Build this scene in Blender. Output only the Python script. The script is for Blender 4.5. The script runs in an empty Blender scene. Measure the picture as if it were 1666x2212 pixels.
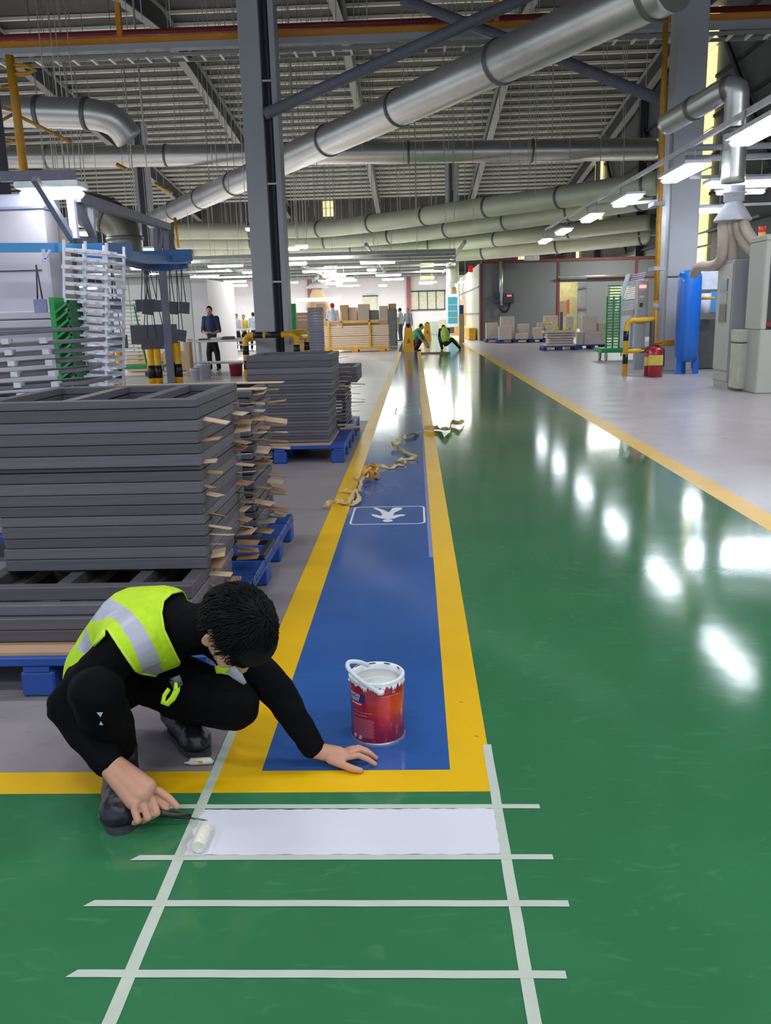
import bpy, bmesh, math, random
import numpy as np
from mathutils import Vector, Matrix, noise
R_ = math.radians
scn = bpy.context.scene
COL = scn.collection
rng = random.Random(7)

# ---------------------------------------------------------------- camera
F_PX, W_PX, H_PX, EYE = 1850.0, 1666, 2212, 1.38
ROT = np.array([[0.9991334349754974, -0.017843635372729646, -0.037602975823046704],
                [0.0326375781228515, -0.2247781590073805, 0.9738632181818593],
                [-0.025829587846853626, -0.9742465724394097, -0.2240010010730395]])
cam_d = bpy.data.cameras.new('camera'); cam = bpy.data.objects.new('camera', cam_d); COL.objects.link(cam)
cam_d.sensor_fit = 'HORIZONTAL'; cam_d.sensor_width = 36.0; cam_d.lens = 36.0 * F_PX / W_PX
cam_d.clip_start = 0.05; cam_d.clip_end = 400
m = Matrix.Identity(4)
for i in range(3):
    m[i][0] = ROT[i][0]; m[i][1] = -ROT[i][1]; m[i][2] = -ROT[i][2]
m[2][3] = EYE
cam.matrix_world = m
scn.camera = cam

# measured positions: a pixel of the survey photo and a distance give a point in the hall
def at(px, py, D):
    r = ROT @ np.array([(px - W_PX / 2) / F_PX, (py - H_PX / 2) / F_PX, 1.0])
    r = r * (D / r[1]); return Vector((r[0], r[1], r[2] + EYE))
def gp(px, py, z=0.0):
    r = ROT @ np.array([(px - W_PX / 2) / F_PX, (py - H_PX / 2) / F_PX, 1.0])
    r = r * ((z - EYE) / r[2]); return Vector((r[0], r[1], z))
def proj(P):
    P = np.asarray(P, float) - np.array([0, 0, EYE]); c = P @ ROT
    return np.stack([W_PX / 2 + F_PX * c[..., 0] / c[..., 2], H_PX / 2 + F_PX * c[..., 1] / c[..., 2]], -1)

# ---------------------------------------------------------------- world, lights, exposure
world = bpy.data.worlds.new('world'); scn.world = world; world.use_nodes = True
bgn = world.node_tree.nodes['Background']
bgn.inputs[0].default_value = (0.72, 0.80, 0.92, 1); bgn.inputs[1].default_value = 1.0
vs = scn.view_settings
vs.view_transform = 'Standard'; vs.look = 'None'; vs.gamma = 1.0; vs.use_curve_mapping = False
vs.exposure = 0.08
def area(name, loc, sx, sy, power, color=(1, 1, 1), rot=(0, 0, 0)):
    l = bpy.data.lights.new(name, 'AREA'); l.shape = 'RECTANGLE'; l.size = sx; l.size_y = sy
    l.energy = power; l.color = color
    o = bpy.data.objects.new(name, l); COL.objects.link(o); o.location = loc; o.rotation_euler = rot
    return o
# the hall's fluorescent rows above and behind the camera
for ly in (-4, 0, 4.4):
    for lx in (-5.5, -1.6, 2.6, 6.6):
        area('unseen_overhead_light', (lx, ly, 6.2), 1.5, 0.28, 105 if lx > 6 else 62, (0.95, 0.98, 1.0))
for lx in (-7.5, 7.5): area('unseen_overhead_light', (lx, 9.0, 5.2), 1.5, .28, 90 if lx < 0 else 260, (.95, .98, 1.0))  # added pair of unseen lights; the right one brightens stacks, pillar and cabinets
# area lights added in rows down the hall to brighten its far parts
for ly in (14, 22, 31, 41, 52, 61, 69):
    for lx in (-20, -12, -4.5, 2.0, 9.5):
        if (lx == -4.5 and ly < 31) or (lx == 2.0 and ly < 52) or (lx == 9.5 and ly < 41): continue
        area('hall_fill_light', (lx, ly, 4.6), 2.6, 0.5, 300 if ly < 50 else 520, (0.97, 0.99, 0.95))

# ---------------------------------------------------------------- materials
def lin(c):
    if isinstance(c, str):
        c = tuple(int(c[i:i + 2], 16) for i in (0, 2, 4))
    return tuple(((v / 255) / 12.92 if v / 255 <= 0.04045 else ((v / 255 + 0.055) / 1.055) ** 2.4) for v in c)
MATS = {}
def mat(name, col, rough=0.6, metal=0.0, var=0.12, scale=6.0, bump=0.0, coat=0.0, emit=None, es=0.0, stretch=None, alpha=1.0, trans=0.0):
    if name in MATS: return MATS[name]
    mt = bpy.data.materials.new(name); mt.use_nodes = True; nt = mt.node_tree
    b = nt.nodes['Principled BSDF']; L = nt.links
    c = lin(col)
    tc = nt.nodes.new('ShaderNodeTexCoord'); mp = nt.nodes.new('ShaderNodeMapping')
    L.new(tc.outputs['Object'], mp.inputs[0])
    if stretch: mp.inputs['Scale'].default_value = stretch
    nz = nt.nodes.new('ShaderNodeTexNoise'); nz.inputs['Scale'].default_value = scale; nz.inputs['Detail'].default_value = 4
    L.new(mp.outputs[0], nz.inputs['Vector'])
    rp = nt.nodes.new('ShaderNodeValToRGB')
    rp.color_ramp.elements[0].position = 0.3; rp.color_ramp.elements[1].position = 0.7
    rp.color_ramp.elements[0].color = tuple(v * (1 - var) for v in c) + (1,)
    rp.color_ramp.elements[1].color = tuple(min(1, v * (1 + var)) for v in c) + (1,)
    L.new(nz.outputs[0], rp.inputs[0]); L.new(rp.outputs[0], b.inputs['Base Color'])
    b.inputs['Roughness'].default_value = rough; b.inputs['Metallic'].default_value = metal
    b.inputs['Coat Weight'].default_value = coat
    if trans: b.inputs['Transmission Weight'].default_value = trans
    if alpha < 1: b.inputs['Alpha'].default_value = alpha
    if bump:
        bp = nt.nodes.new('ShaderNodeBump'); bp.inputs['Strength'].default_value = bump; bp.inputs['Distance'].default_value = 0.01
        L.new(nz.outputs[0], bp.inputs['Height']); L.new(bp.outputs[0], b.inputs['Normal'])
    if emit is not None:
        b.inputs['Emission Color'].default_value = lin(emit) + (1,); b.inputs['Emission Strength'].default_value = es
    MATS[name] = mt; return mt

def floor_mat(name, col, rough, var=0.1, wear=None, wear_amt=0.0, bump=0.02, spec=0.5):
    """painted or bare floor in world coordinates: large and fine mottling, scuffs, slight waviness"""
    if name in MATS: return MATS[name]
    mt = bpy.data.materials.new(name); mt.use_nodes = True; nt = mt.node_tree; L = nt.links
    b = nt.nodes['Principled BSDF']; g = nt.nodes.new('ShaderNodeNewGeometry')
    def nz(scale, det=3, dist=0.0, sc=(1, 1, 1)):
        mp = nt.nodes.new('ShaderNodeMapping'); mp.inputs['Scale'].default_value = sc
        L.new(g.outputs['Position'], mp.inputs[0])
        n = nt.nodes.new('ShaderNodeTexNoise'); n.inputs['Scale'].default_value = scale; n.inputs['Detail'].default_value = det
        n.inputs['Distortion'].default_value = dist; L.new(mp.outputs[0], n.inputs['Vector']); return n
    c = lin(col)
    r1 = nt.nodes.new('ShaderNodeValToRGB'); e = r1.color_ramp.elements
    e[0].position = .3; e[1].position = .72
    e[0].color = tuple(v * (1 - var) for v in c) + (1,); e[1].color = tuple(min(1, v * (1 + var)) for v in c) + (1,)
    L.new(nz(1.7, 5, .4).outputs[0], r1.inputs[0])
    out = r1.outputs[0]
    if wear is not None:
        r2 = nt.nodes.new('ShaderNodeValToRGB'); r2.color_ramp.elements[0].position = .60; r2.color_ramp.elements[1].position = .74
        r2.color_ramp.elements[1].color = (wear_amt,) * 3 + (1,)
        L.new(nz(7, 6, 2.2, (0.7, 2.0, 1)).outputs[0], r2.inputs[0])
        mx = nt.nodes.new('ShaderNodeMixRGB'); L.new(r2.outputs[0], mx.inputs[0]); L.new(out, mx.inputs[1])
        mx.inputs[2].default_value = lin(wear) + (1,); out = mx.outputs[0]
    L.new(out, b.inputs['Base Color'])
    rr = nt.nodes.new('ShaderNodeMapRange'); rr.inputs['To Min'].default_value = rough * .75; rr.inputs['To Max'].default_value = rough * 1.35
    L.new(nz(3.1, 4).outputs[0], rr.inputs[0]); L.new(rr.outputs[0], b.inputs['Roughness'])
    b.inputs['Specular IOR Level'].default_value = spec
    bp = nt.nodes.new('ShaderNodeBump'); bp.inputs['Strength'].default_value = bump; bp.inputs['Distance'].default_value = 0.02
    L.new(nz(5.0, 3).outputs[0], bp.inputs['Height']); L.new(bp.outputs[0], b.inputs['Normal'])
    MATS[name] = mt; return mt

# ---------------------------------------------------------------- mesh helpers
class MB:
    def __init__(s): s.v = []; s.f = []; s.mi = []; s.sm = []
    def add(s, vs, fs, mi=0, smooth=False):
        o = len(s.v); s.v += [tuple(v) for v in vs]
        for f in fs: s.f.append([i + o for i in f]); s.mi.append(mi); s.sm.append(smooth)
        return s
    def box(s, x0, x1, y0, y1, z0, z1, mi=0, bev=0.0):
        if bev > 0:
            b = min(bev, .49 * (x1 - x0), .49 * (y1 - y0), .49 * (z1 - z0))
            bm = bmesh.new(); bmesh.ops.create_cube(bm, size=1)
            for v in bm.verts: v.co = Vector((x0 + (v.co.x + .5) * (x1 - x0), y0 + (v.co.y + .5) * (y1 - y0), z0 + (v.co.z + .5) * (z1 - z0)))
            bmesh.ops.bevel(bm, geom=bm.edges[:], offset=b, segments=1, affect='EDGES')
            bm.verts.index_update()
            s.add([v.co[:] for v in bm.verts], [[v.index for v in f.verts] for f in bm.faces], mi); bm.free(); return s
        v = [(x, y, z) for z in (z0, z1) for y in (y0, y1) for x in (x0, x1)]
        return s.add(v, [(0, 2, 3, 1), (4, 5, 7, 6), (0, 1, 5, 4), (2, 6, 7, 3), (0, 4, 6, 2), (1, 3, 7, 5)], mi)
    def bar(s, a, b, w, h, mi=0, up=(0, 0, 1)):
        """rectangular bar from a to b, width w sideways and h upwards"""
        a, b = Vector(a), Vector(b); d = (b - a).normalized(); u = Vector(up)
        if abs(d.dot(u)) > .98: u = Vector((0, 1, 0))
        sd = d.cross(u).normalized(); uu = sd.cross(d)
        v = [p + sd * (i * w / 2) + uu * (j * h / 2) for p in (a, b) for j in (-1, 1) for i in (-1, 1)]
        return s.add(v, [(0, 1, 3, 2), (4, 6, 7, 5), (0, 4, 5, 1), (2, 3, 7, 6), (0, 2, 6, 4), (1, 5, 7, 3)], mi)
    def tube(s, pts, r, n=10, mi=0, caps=True, smooth=True):
        pts = [Vector(p) for p in pts]; rs = r if isinstance(r, (list, tuple)) else [r] * len(pts)
        o = []; prev = None
        for i, p in enumerate(pts):
            d = (pts[min(i + 1, len(pts) - 1)] - pts[max(i - 1, 0)]).normalized()
            if prev is None:
                u = Vector((0, 0, 1)) if abs(d.z) < .9 else Vector((0, 1, 0)); u = (u - d * u.dot(d)).normalized()
            else: u = (prev - d * prev.dot(d)).normalized()
            prev = u; w = d.cross(u)
            o += [p + (u * math.cos(2 * math.pi * k / n) + w * math.sin(2 * math.pi * k / n)) * rs[i] for k in range(n)]
        f = [[i * n + k, i * n + (k + 1) % n, (i + 1) * n + (k + 1) % n, (i + 1) * n + k] for i in range(len(pts) - 1) for k in range(n)]
        s.add(o, f, mi, smooth)
        if caps:
            base = len(s.v) - len(o)
            s.f.append([base + k for k in range(n)][::-1]); s.mi.append(mi); s.sm.append(False)
            s.f.append([base + (len(pts) - 1) * n + k for k in range(n)]); s.mi.append(mi); s.sm.append(False)
        return s
    def lathe(s, prof, c=(0, 0, 0), n=24, mi=0, smooth=True):
        c = Vector(c)
        v = [(c.x + r * math.cos(2 * math.pi * k / n), c.y + r * math.sin(2 * math.pi * k / n), c.z + z) for r, z in prof for k in range(n)]
        f = [[i * n + k, i * n + (k + 1) % n, (i + 1) * n + (k + 1) % n, (i + 1) * n + k] for i in range(len(prof) - 1) for k in range(n)]
        return s.add(v, f, mi, smooth)
    def prism(s, poly, z0, z1, mi=0):
        n = len(poly)
        v = [(p[0], p[1], z0) for p in poly] + [(p[0], p[1], z1) for p in poly]
        f = [list(range(n))[::-1], list(range(n, 2 * n))] + [[i, (i + 1) % n, n + (i + 1) % n, n + i] for i in range(n)]
        return s.add(v, f, mi)
    def build(s, name, mats, parent=None, loc=None):
        me = bpy.data.meshes.new(name); me.from_pydata(s.v, [], s.f)
        if not isinstance(mats, (list, tuple)): mats = [mats]
        for q in mats: me.materials.append(q)
        me.polygons.foreach_set('material_index', s.mi); me.polygons.foreach_set('use_smooth', s.sm); me.update()
        return link(name, me, parent, loc)
def link(name, me, parent=None, loc=None):
    o = bpy.data.objects.new(name, me); COL.objects.link(o)
    if parent is not None: o.parent = parent
    if loc is not None: o.location = loc
    return o
def empty(name, loc=(0, 0, 0), rz=0.0):
    o = bpy.data.objects.new(name, None); COL.objects.link(o); o.location = loc; o.rotation_euler[2] = rz
    o.empty_display_size = 0.1; return o
def tag(o, label=None, cat=None, group=None, kind=None):
    if label: o['label'] = label
    if cat: o['category'] = cat
    if group: o['group'] = group
    if kind: o['kind'] = kind
    return o
def struct(o): o['kind'] = 'structure'; return o
KIDS = {}
def kids(o): return [c for c in bpy.data.objects if c.parent is o]
def copy_tree(o, parent=None, _k=None):
    c = o.copy(); COL.objects.link(c)
    if parent is not None: c.parent = parent
    ch = KIDS.get(o.name)
    if ch is None: ch = [x for x in COL.objects if x.parent is o]; KIDS[o.name] = ch
    for x in ch: copy_tree(x, c)
    return c
# ================================================================ the setting
m_conc = floor_mat('bare_concrete', (142, 136, 140), .42, .10, (96, 92, 94), .35, .05)
m_concR = floor_mat('polished_concrete', (186, 178, 182), .30, .07, (140, 134, 138), .5, .02)
m_green = floor_mat('green_epoxy', (55, 117, 78), .10, .08, (92, 150, 114), .3, .02)
m_blue = floor_mat('blue_epoxy', (50, 94, 164), .105, .08, (82, 116, 168), .25, .03)
m_yel = floor_mat('yellow_line_paint', (232, 184, 14), .32, .05, (218, 166, 34), .12, .01)
m_white = floor_mat('fresh_white_paint', (222, 224, 236), .22, .03, None, 0, .04)

mb = MB(); mb.box(-60, 12.8, -8, 78, -.25, -.002)
struct(mb.build('floor', m_conc))
def zone(name, x0, x1, y0, y1, z, mt):
    return struct(MB().box(x0, x1, y0, y1, -.001, z).build(name, mt))
zone('polished_floor_right', 2.385, 12.4, -3, 75, .0005, m_concR)
mb = MB(); mb.box(-60, -.63, 11.5, 74.8, -.001, .0005); struct(mb.build('polished_floor_far', m_concR))
# green lane: in front of and beside the walkway, cut round the blue walkway
mb = MB(); mb.box(-14, 2.2, -4, 2.289, -.001, .001); mb.box(.214, 2.2, 2.289, 20.6, -.001, .001)
mb.box(.214, 2.2, 20.63, 72, -.001, .001); mb.box(-.64, .214, 33.2, 72, -.001, .001)
struct(mb.build('green_lane', m_green))
mb = MB(); mb.box(-.502, .086, 2.413, 33.0, -.001, .001); struct(mb.build('blue_walkway', m_blue))
mb = MB()
mb.box(-.642, -.502, 2.413, 33.1, -.001, .0016); struct(mb.build('yellow_line_walkway_left', m_yel))
mb = MB(); mb.box(.086, .214, 2.413, 33.1, -.001, .0016); struct(mb.build('yellow_line_walkway_right', m_yel))
mb = MB(); mb.box(-14, .214, 2.289, 2.413, -.001, .0016); struct(mb.build('yellow_line_cross', m_yel))
mb = MB(); mb.box(2.2, 2.385, -4, 72, -.001, .0016); struct(mb.build('yellow_line_lane_edge', m_yel))
# ragged mauve residue strip inside the right line
m_res = floor_mat('tape_residue', (128, 136, 178), .5, .06)
mb = MB(); mb.box(.062, .086, 4.8, 9.6, -.001, .0019)
tag(mb.build('adhesive_strip', m_res), 'pale lilac strip of old adhesive along the blue walkway beside the yellow line', 'floor marking')

# far end wall: white below, dark siding above; side wall; roof
m_siding = mat('dark_siding', (86, 84, 80), .6, 0, .08, 2)
m_sidingR = mat('grey_siding', (96, 98, 98), .6, 0, .08, 1)
m_wallw = mat('white_wall', (226, 222, 224), .6, 0, .04, 1)
m_sky = mat('skylight_panel', (220, 215, 160), .5, 0, .03, 2, emit=(236, 228, 165), es=1.1)
WY = 75.0
mb = MB(); mb.box(-60, 12.8, WY, WY + .2, 0, 4.7); wb = struct(mb.build('wall_back', m_wallw))
mb = MB(); mb.box(-60, 12.8, WY, WY + .2, 4.7, 12)
for x in np.arange(-45, 12.5, .6): mb.box(x, x + .3, WY - .05, WY, 4.7, 11.5)
mb.build('siding', m_siding, wb)
for x in (-26, -17.5, -9, -.6, 8): MB().box(x, x + .35, WY - .3, WY, 0, 4.7).build('pilaster', mat('dull_red_steel', (150, 92, 92), .6), wb)
MB().box(-60, 12.6, WY - .35, WY, 4.5, 4.8).build('girt', m_siding, wb)
wr = struct(MB().box(12.5, 12.7, -6, WY, 0, 16).build('wall_right', m_sidingR))
for i in range(10):
    z = 1.4 + i * 1.5; MB().box(12.36, 12.5, -4, WY, z, z + .12).build('girt', mat('dark_steel', (52, 56, 60), .6), wr)
for y in (8, 18, 27, 41, 49, 60, 68):
    MB().box(12.1, 12.5, y, y + .4, 0, 15.5).build('post', mat('dark_steel', (52, 56, 60), .6), wr)
for y in (20, 30, 43, 52):
    MB().bar((12.3, y, 4.5), (12.3, y + 8, 12.5), .12, .2).build('brace', mat('dark_steel', (52, 56, 60), .6), wr)
def skylight(label, boxes):
    o = MB()
    for b in boxes: o.box(*b)
    ob = o.build('window', m_sky); struct(ob); ob['label'] = label
    return ob
wn = 1
def strip_side(y, wid, z0, z1, seg):
    global wn
    z = z0; t = struct(empty('window_%d' % wn, (12.48, y, 0))); wn += 1
    while z < z1 - .2:
        MB().box(-.16, -.06, 0, wid, z, min(z + seg, z1) - .1).build('pane', m_sky, t); z += seg
strip_side(38.2, 1.6, 2.4, 14.2, 1.55)
strip_side(59.2, 2.4, 9.4, 11.6, 1.9)
strip_side(59.4, 2.2, 5.6, 8.1, 1.3)
strip_side(67.3, 2.2, 5.2, 7.2, 1.1)
for (x0, y0, x1, y1) in ((697, 432, 722, 467), (908, 556, 938, 602), (1120, 533, 1153, 560), (700, 572, 728, 590)):
    a, b = at(x0, y0, WY - .2), at(x1, y1, WY - .2)
    t = struct(empty('window_%d' % wn, (a.x, WY - .1, b.z))); wn += 1
    w, h = b.x - a.x, a.z - b.z
    MB().box(0, w, -.08, 0, 0, h * .48).build('pane', m_sky, t); MB().box(0, w, -.08, 0, h * .52, h).build('pane', m_sky, t)
# office window in the white end wall
a, b = at(886, 629, WY - .2), at(961, 668, WY - .2)
t = struct(empty('window_%d' % wn, (a.x, WY - .1, b.z)))
w, h = b.x - a.x, a.z - b.z
m_blind = mat('window_blind', (206, 202, 180), .7)
for i in range(4): MB().box(i * w / 4 + .03, (i + 1) * w / 4 - .03, -.05, 0, .05, h - .05).build('pane', m_blind, t)
mb = MB(); mb.box(-.06, w + .06, -.1, 0, h - .08, h + .03); mb.box(-.06, w + .06, -.1, 0, -.03, .05)
for i in range(5): mb.box(i * w / 4 - .03, i * w / 4 + .03, -.1, 0, 0, h)
mb.build('frame', mat('dark_steel', (52, 56, 60), .6), t)
a, b = at(786, 641, WY - .2), at(815, 690, WY - .2)
t = struct(empty('door_1', (a.x, WY - .1, 0)))
MB().box(0, b.x - a.x, -.08, 0, 0, a.z).build('door_leaf', m_blind, t)
MB().box(-.1, b.x - a.x + .1, -.1, 0, a.z, a.z + .1).build('frame', mat('dark_steel', (52, 56, 60), .6), t)

# roof: ridge at y=39, sheets, purlins, rafters
RY = 39.0; RZ = 18.2 - .1 * RY
def rz(y): return 18.2 - .1 * y if y > RY else RZ - .1 * (RY - y)
m_roof = mat('roof_sheet', (74, 74, 70), .7, 0, .06, 1)
m_purl = mat('galvanised_purlin', (240, 240, 226), .6, 0, .05, 1)
mb = MB()
for (y0, y1) in ((-6, RY), (RY, WY + .2)):
    v = [(-46, y0, rz(y0)), (13, y0, rz(y0)), (13, y1, rz(y1)), (-46, y1, rz(y1))]
    v += [(a_, b_, c_ + .1) for a_, b_, c_ in v]
    mb.add(v, [(0, 1, 2, 3), (7, 6, 5, 4), (0, 4, 5, 1), (2, 6, 7, 3), (0, 3, 7, 4), (1, 5, 6, 2)])
roof = struct(mb.build('ceiling', m_roof))
pme = None
y = 39.9
while y < WY - .5:
    if pme is None:
        mb = MB(); mb.box(-46, 12.5, -.07, .07, -.03, .10); o = mb.build('purlin', m_purl, roof); pme = o.data
    else: o = link('purlin', pme, roof)
    o.location = (0, y, rz(y) - .11); y += 1.2
m_purld = mat('dark_purlin', (98, 98, 92), .6)  # darker purlin tone for the near roof slope
y = 22.5; pm2 = None
while y < 24:
    if pm2 is None: o = MB().box(-46, 12.5, -.05, .05, 0, .2).build('purlin', m_purld, roof); pm2 = o.data
    else: o = link('purlin', pm2, roof)
    o.location = (0, y, rz(y) - .21); y += 1.5
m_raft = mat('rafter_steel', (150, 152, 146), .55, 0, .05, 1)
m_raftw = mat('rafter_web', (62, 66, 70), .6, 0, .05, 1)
for k, x in enumerate((-32.8, -25.3, -17.8, -10.3, -2.8, 4.7, 12.1)):
    for (y0, y1) in ((20, RY), (RY, WY)):
        t = MB()
        za, zb = rz(y0) - .3, rz(y1) - .3
        t.bar((x, y0, za - .45), (x, y1, zb - .45), .05, .9, 1)
        t.bar((x, y0, za - .92), (x, y1, zb - .92), .36, .05, 0)
        t.bar((x, y0, za), (x, y1, zb), .36, .05, 0)
        o = t.build('rafter', [m_raft, m_raftw], roof)

# steel columns
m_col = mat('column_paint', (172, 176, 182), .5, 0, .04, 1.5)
m_cold = mat('column_recess', (62, 66, 78), .6, 0, .05, 1.5)  # darker copy of the column paint, the recess shade put into the colour
def column(name, x, y, w, h, loc_label):
    t = struct(empty(name, (x, y, 0)))
    MB().box(-w / 2, -w / 2 + .58 * w, -.3, .3, 0, h, bev=.01).build('flange', m_col, t)
    MB().box(w / 2 - .16 * w, w / 2, -.3, .3, 0, h, bev=.01).build('flange', m_col, t)
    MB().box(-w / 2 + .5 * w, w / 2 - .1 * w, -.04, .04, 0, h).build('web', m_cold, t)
    MB().tube([(w * .25, -.15, 0), (w * .25, -.15, h)], .05, 10).build('drainpipe', m_cold, t)
    for z in (2.2, 4.4, 6.6): MB().box(w * .1, w * .36, -.32, -.28, z, z + .04).build('clamp', mat('bright_bracket', (205, 205, 210), .4), t)
    return t
column('pillar_left', -3.43, 21.3, .82, 13, '')
t = struct(empty('pillar_right', (5.86, 19.9, 0)))
MB().box(-.31, .31, -.3, .3, 0, 13.5, bev=.012).build('flange', m_col, t)
MB().box(-.31, .31, -.315, -.3, 2.02, 2.05).build('weld_seam', m_cold, t)
MB().box(-.53, -.4, -.3, -.18, 0, 5.0).build('cable_duct', mat('galvanised', (176, 178, 182), .35, .4), t)
for (px, D) in ((310, 52), (975, 62)):
    p = at(px, 400, D); t = struct(empty('pillar_far', (p.x, D, 0)))
    MB().box(-.4, .4, -.3, .3, 0, rz(D) - .6, bev=.02).build('flange', m_col, t)
    MB().box(-.2, .2, -.32, -.3, 0, rz(D) - .6).build('web', m_cold, t)  # dark strip on the face, standing in for a shaded recess
p = at(-6, 400, 11); t = struct(empty('pillar_near', (p.x - .12, 11, 0)))
MB().box(-.2, .2, -.2, .2, 0, 12, bev=.01).build('flange', m_cold, t)

# ridge crane beam, red pipe, cable ladder, braces
def thing(name, mb, m_, label, cat, group=None, loc=None):
    return tag(mb.build(name, m_, None, loc), label, cat, group)
m_or = mat('orange_beam_paint', (214, 140, 36), .5, 0, .06, 2)
m_redp = mat('red_pipe_paint', (130, 40, 46), .5)
a, b = at(0, 93, 22.4), at(1666, 46, 22.4); zc = (a.z + b.z) / 2
t = empty('crane_rail', (0, 22.4, zc)); tag(t, 'long orange rail crossing the hall under the roof behind the two pillars', 'crane rail')
MB().box(-16, 12.3, -.09, .09, -.06, .1, bev=.01).build('rail', m_or, t)
MB().box(-16, 12.3, -.12, .12, -.2, -.06).build('grey_flange', m_col, t)
for x in (-7.0, -3.9, 2.0, 5.1): MB().box(x, x + .12, -.06, .06, .1, .85).build('hanger', m_or, t)
t = MB(); t.tube([(-16, 22.8, zc + .32), (12.3, 22.8, zc + .32)], .07, 10)
thing('sprinkler_pipe', t, m_redp, 'thin dark red pipe running just above the orange crane rail', 'pipe')
t = empty('cable_ladder', (0, 22.6, zc - .32)); tag(t, 'grey rung cable ladder hung directly below the orange crane rail', 'cable tray')
for s_ in (-.25, .25): MB().box(-16, 12.2, s_ - .02, s_ + .02, -.04, .04).build('side_rail', m_raft, t)
rm = None
for i in range(62):
    if rm is None: o = MB().box(-.03, .03, -.25, .25, -.04, .02).build('rung', m_purl, t); rm = o.data
    else: o = link('rung', rm, t)
    o.location.x = -15.8 + i * .45
m_brace = mat('brace_paint', (108, 112, 122), .5)
t = MB(); t.tube([at(572, 247, 21.0), at(1075, 22, 20.6), at(1250, -60, 20.5)], .13, 12)
thing('cross_brace', t, m_brace, 'grey tube brace rising right from the left pillar under the crane rail', 'brace')
t = MB(); t.tube([at(1422, 214, 20.2), at(1170, 112, 20.9), at(870, -2, 21.6)], .12, 12)
thing('cross_brace', t, m_brace, 'grey tube brace rising left from the right pillar behind the great duct', 'brace')
# thin hanging rods, each hung from the roof
m_rod = mat('hanging_rod', (186, 186, 180), .4, .4)
rodm = None; rr = random.Random(3)
for i in range(120):
    if i < 75: x, y, zb = rr.uniform(-11, 10.5), rr.uniform(26, 62), rr.uniform(4.4, 6.6)
    else: x, y, zb = rr.uniform(-9, 8), rr.uniform(23, 40), rr.uniform(6.2, 9)
    h = rz(y) + .03 - zb
    if rodm is None: rodm = MB().tube([(0, 0, 0), (0, 0, 1)], .014, 5).build('hanging_rod', m_rod).data; o = COL.objects['hanging_rod']
    else: o = link('hanging_rod', rodm)
    o.location = (x, y, zb); o.scale = (1 + .25 * (y > 40), 1 + .25 * (y > 40), h)
    tag(o, 'thin pale rod hanging straight down from the roof', 'rod', 'thin rods hanging from the roof')
# ================================================================ ducts and lamps
m_galv = mat('galvanised_duct', (214, 216, 210), .32, .75, .08, 1.2)
m_galv2 = mat('duct_pale', (206, 212, 188), .5, .3, .08, .8)
m_collar = mat('duct_collar', (120, 122, 118), .45, .6)
def smooth_path(pts, n=8):
    P = [Vector(p) for p in pts]
    if len(P) < 3: return P
    out = []
    Q = [P[0] * 2 - P[1]] + P + [P[-1] * 2 - P[-2]]
    for i in range(1, len(Q) - 2):
        for k in range(n):
            t = k / n; a, b, c, d = Q[i - 1], Q[i], Q[i + 1], Q[i + 2]
            out.append(.5 * ((2 * b) + (c - a) * t + (2 * a - 5 * b + 4 * c - d) * t * t + (3 * b - a - 3 * c + d) * t ** 3))
    out.append(P[-1]); return out
def resample(P, step):
    out = [P[0]]; acc = 0
    for a, b in zip(P, P[1:]):
        L = (b - a).length; d = step - acc
        while d <= L: out.append(a.lerp(b, d / L)); d += step
        acc = (acc + L) % step
    return out
def duct(label, pts, r, step=.12, rib=.02, collars=0, m_=None, n=28, name='ventilation_duct'):
    P = resample(smooth_path(pts), step)
    t = MB(); t.tube(P, [r * (1 + (rib if i % 2 else 0)) for i in range(len(P))], n)
    o = thing(name, t, m_ or m_galv, label, 'duct')
    if collars:
        k = max(3, len(P) // (collars + 1))
        for i in range(k, len(P) - 1, k):
            d = (P[i + 1] - P[i]).normalized()
            MB().tube([P[i] - d * .05, P[i] - d * .045, P[i] + d * .045, P[i] + d * .05], [r * 1.0, r * 1.09, r * 1.09, r], n).build('collar', m_collar, o)
    return o
A, B = at(330, 476, 46), at(1462, -40, 15.6)
duct('huge spiral duct running diagonally overhead from behind the left pillar to the top right', [A, B], .43, .14, .022, 7)
duct('long straight spiral duct level across the hall behind the left pillar', [at(-150, 343, 38.5), at(1426, 322, 38)], .43, .16, .018, 5)
t_ = at(0, 247, 19)
duct('fat duct at upper left ending in a downward elbow', [at(-120, 238, 19), at(60, 242, 19), at(180, 246, 19), at(222, 252, 19), at(254, 268, 19.1), at(284, 306, 19.3)], .3, .1, .02, 3)
duct('duct with a bend curving up to the right above the far lamps', [at(380, 500, 46), at(640, 497, 46), at(760, 488, 44), at(1020, 452, 38), at(1240, 422, 34), at(1440, 392, 31)], .40, .2, .012, 6, m_galv2)
duct('second bent duct sloping right just under the first bent one', [at(380, 522, 50), at(700, 519, 50), at(860, 508, 48), at(1060, 482, 43), at(1260, 452, 38), at(1430, 422, 34)], .42, .2, .012, 6, m_galv2)
duct('lowest long far duct just above the rows of lamps', [at(400, 556, 58), at(700, 556, 58), at(960, 548, 56), at(1180, 530, 52), at(1420, 505, 48)], .5, .25, .012, 5, m_galv2)
duct('pale far duct partly hidden between the bent ducts', [at(420, 538, 54), at(760, 538, 54), at(960, 528, 54), at(1150, 508, 50), at(1420, 478, 46)], .4, .25, .012, 5, m_galv2)
duct('dull duct at left curving down behind the blue conveyor rail', [at(170, 452, 22), at(225, 462, 22), at(262, 492, 22), at(272, 540, 22), at(268, 578, 22)], .42, .12, .01, 2, mat('duct_dark', (130, 128, 116), .4, .7))
duct('small duct dropping beside the grey block building', [at(940, 553, 60), at(968, 556, 60), at(980, 566, 60), at(982, 616, 60)], .32, .2, .01, 0, m_galv2)
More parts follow.
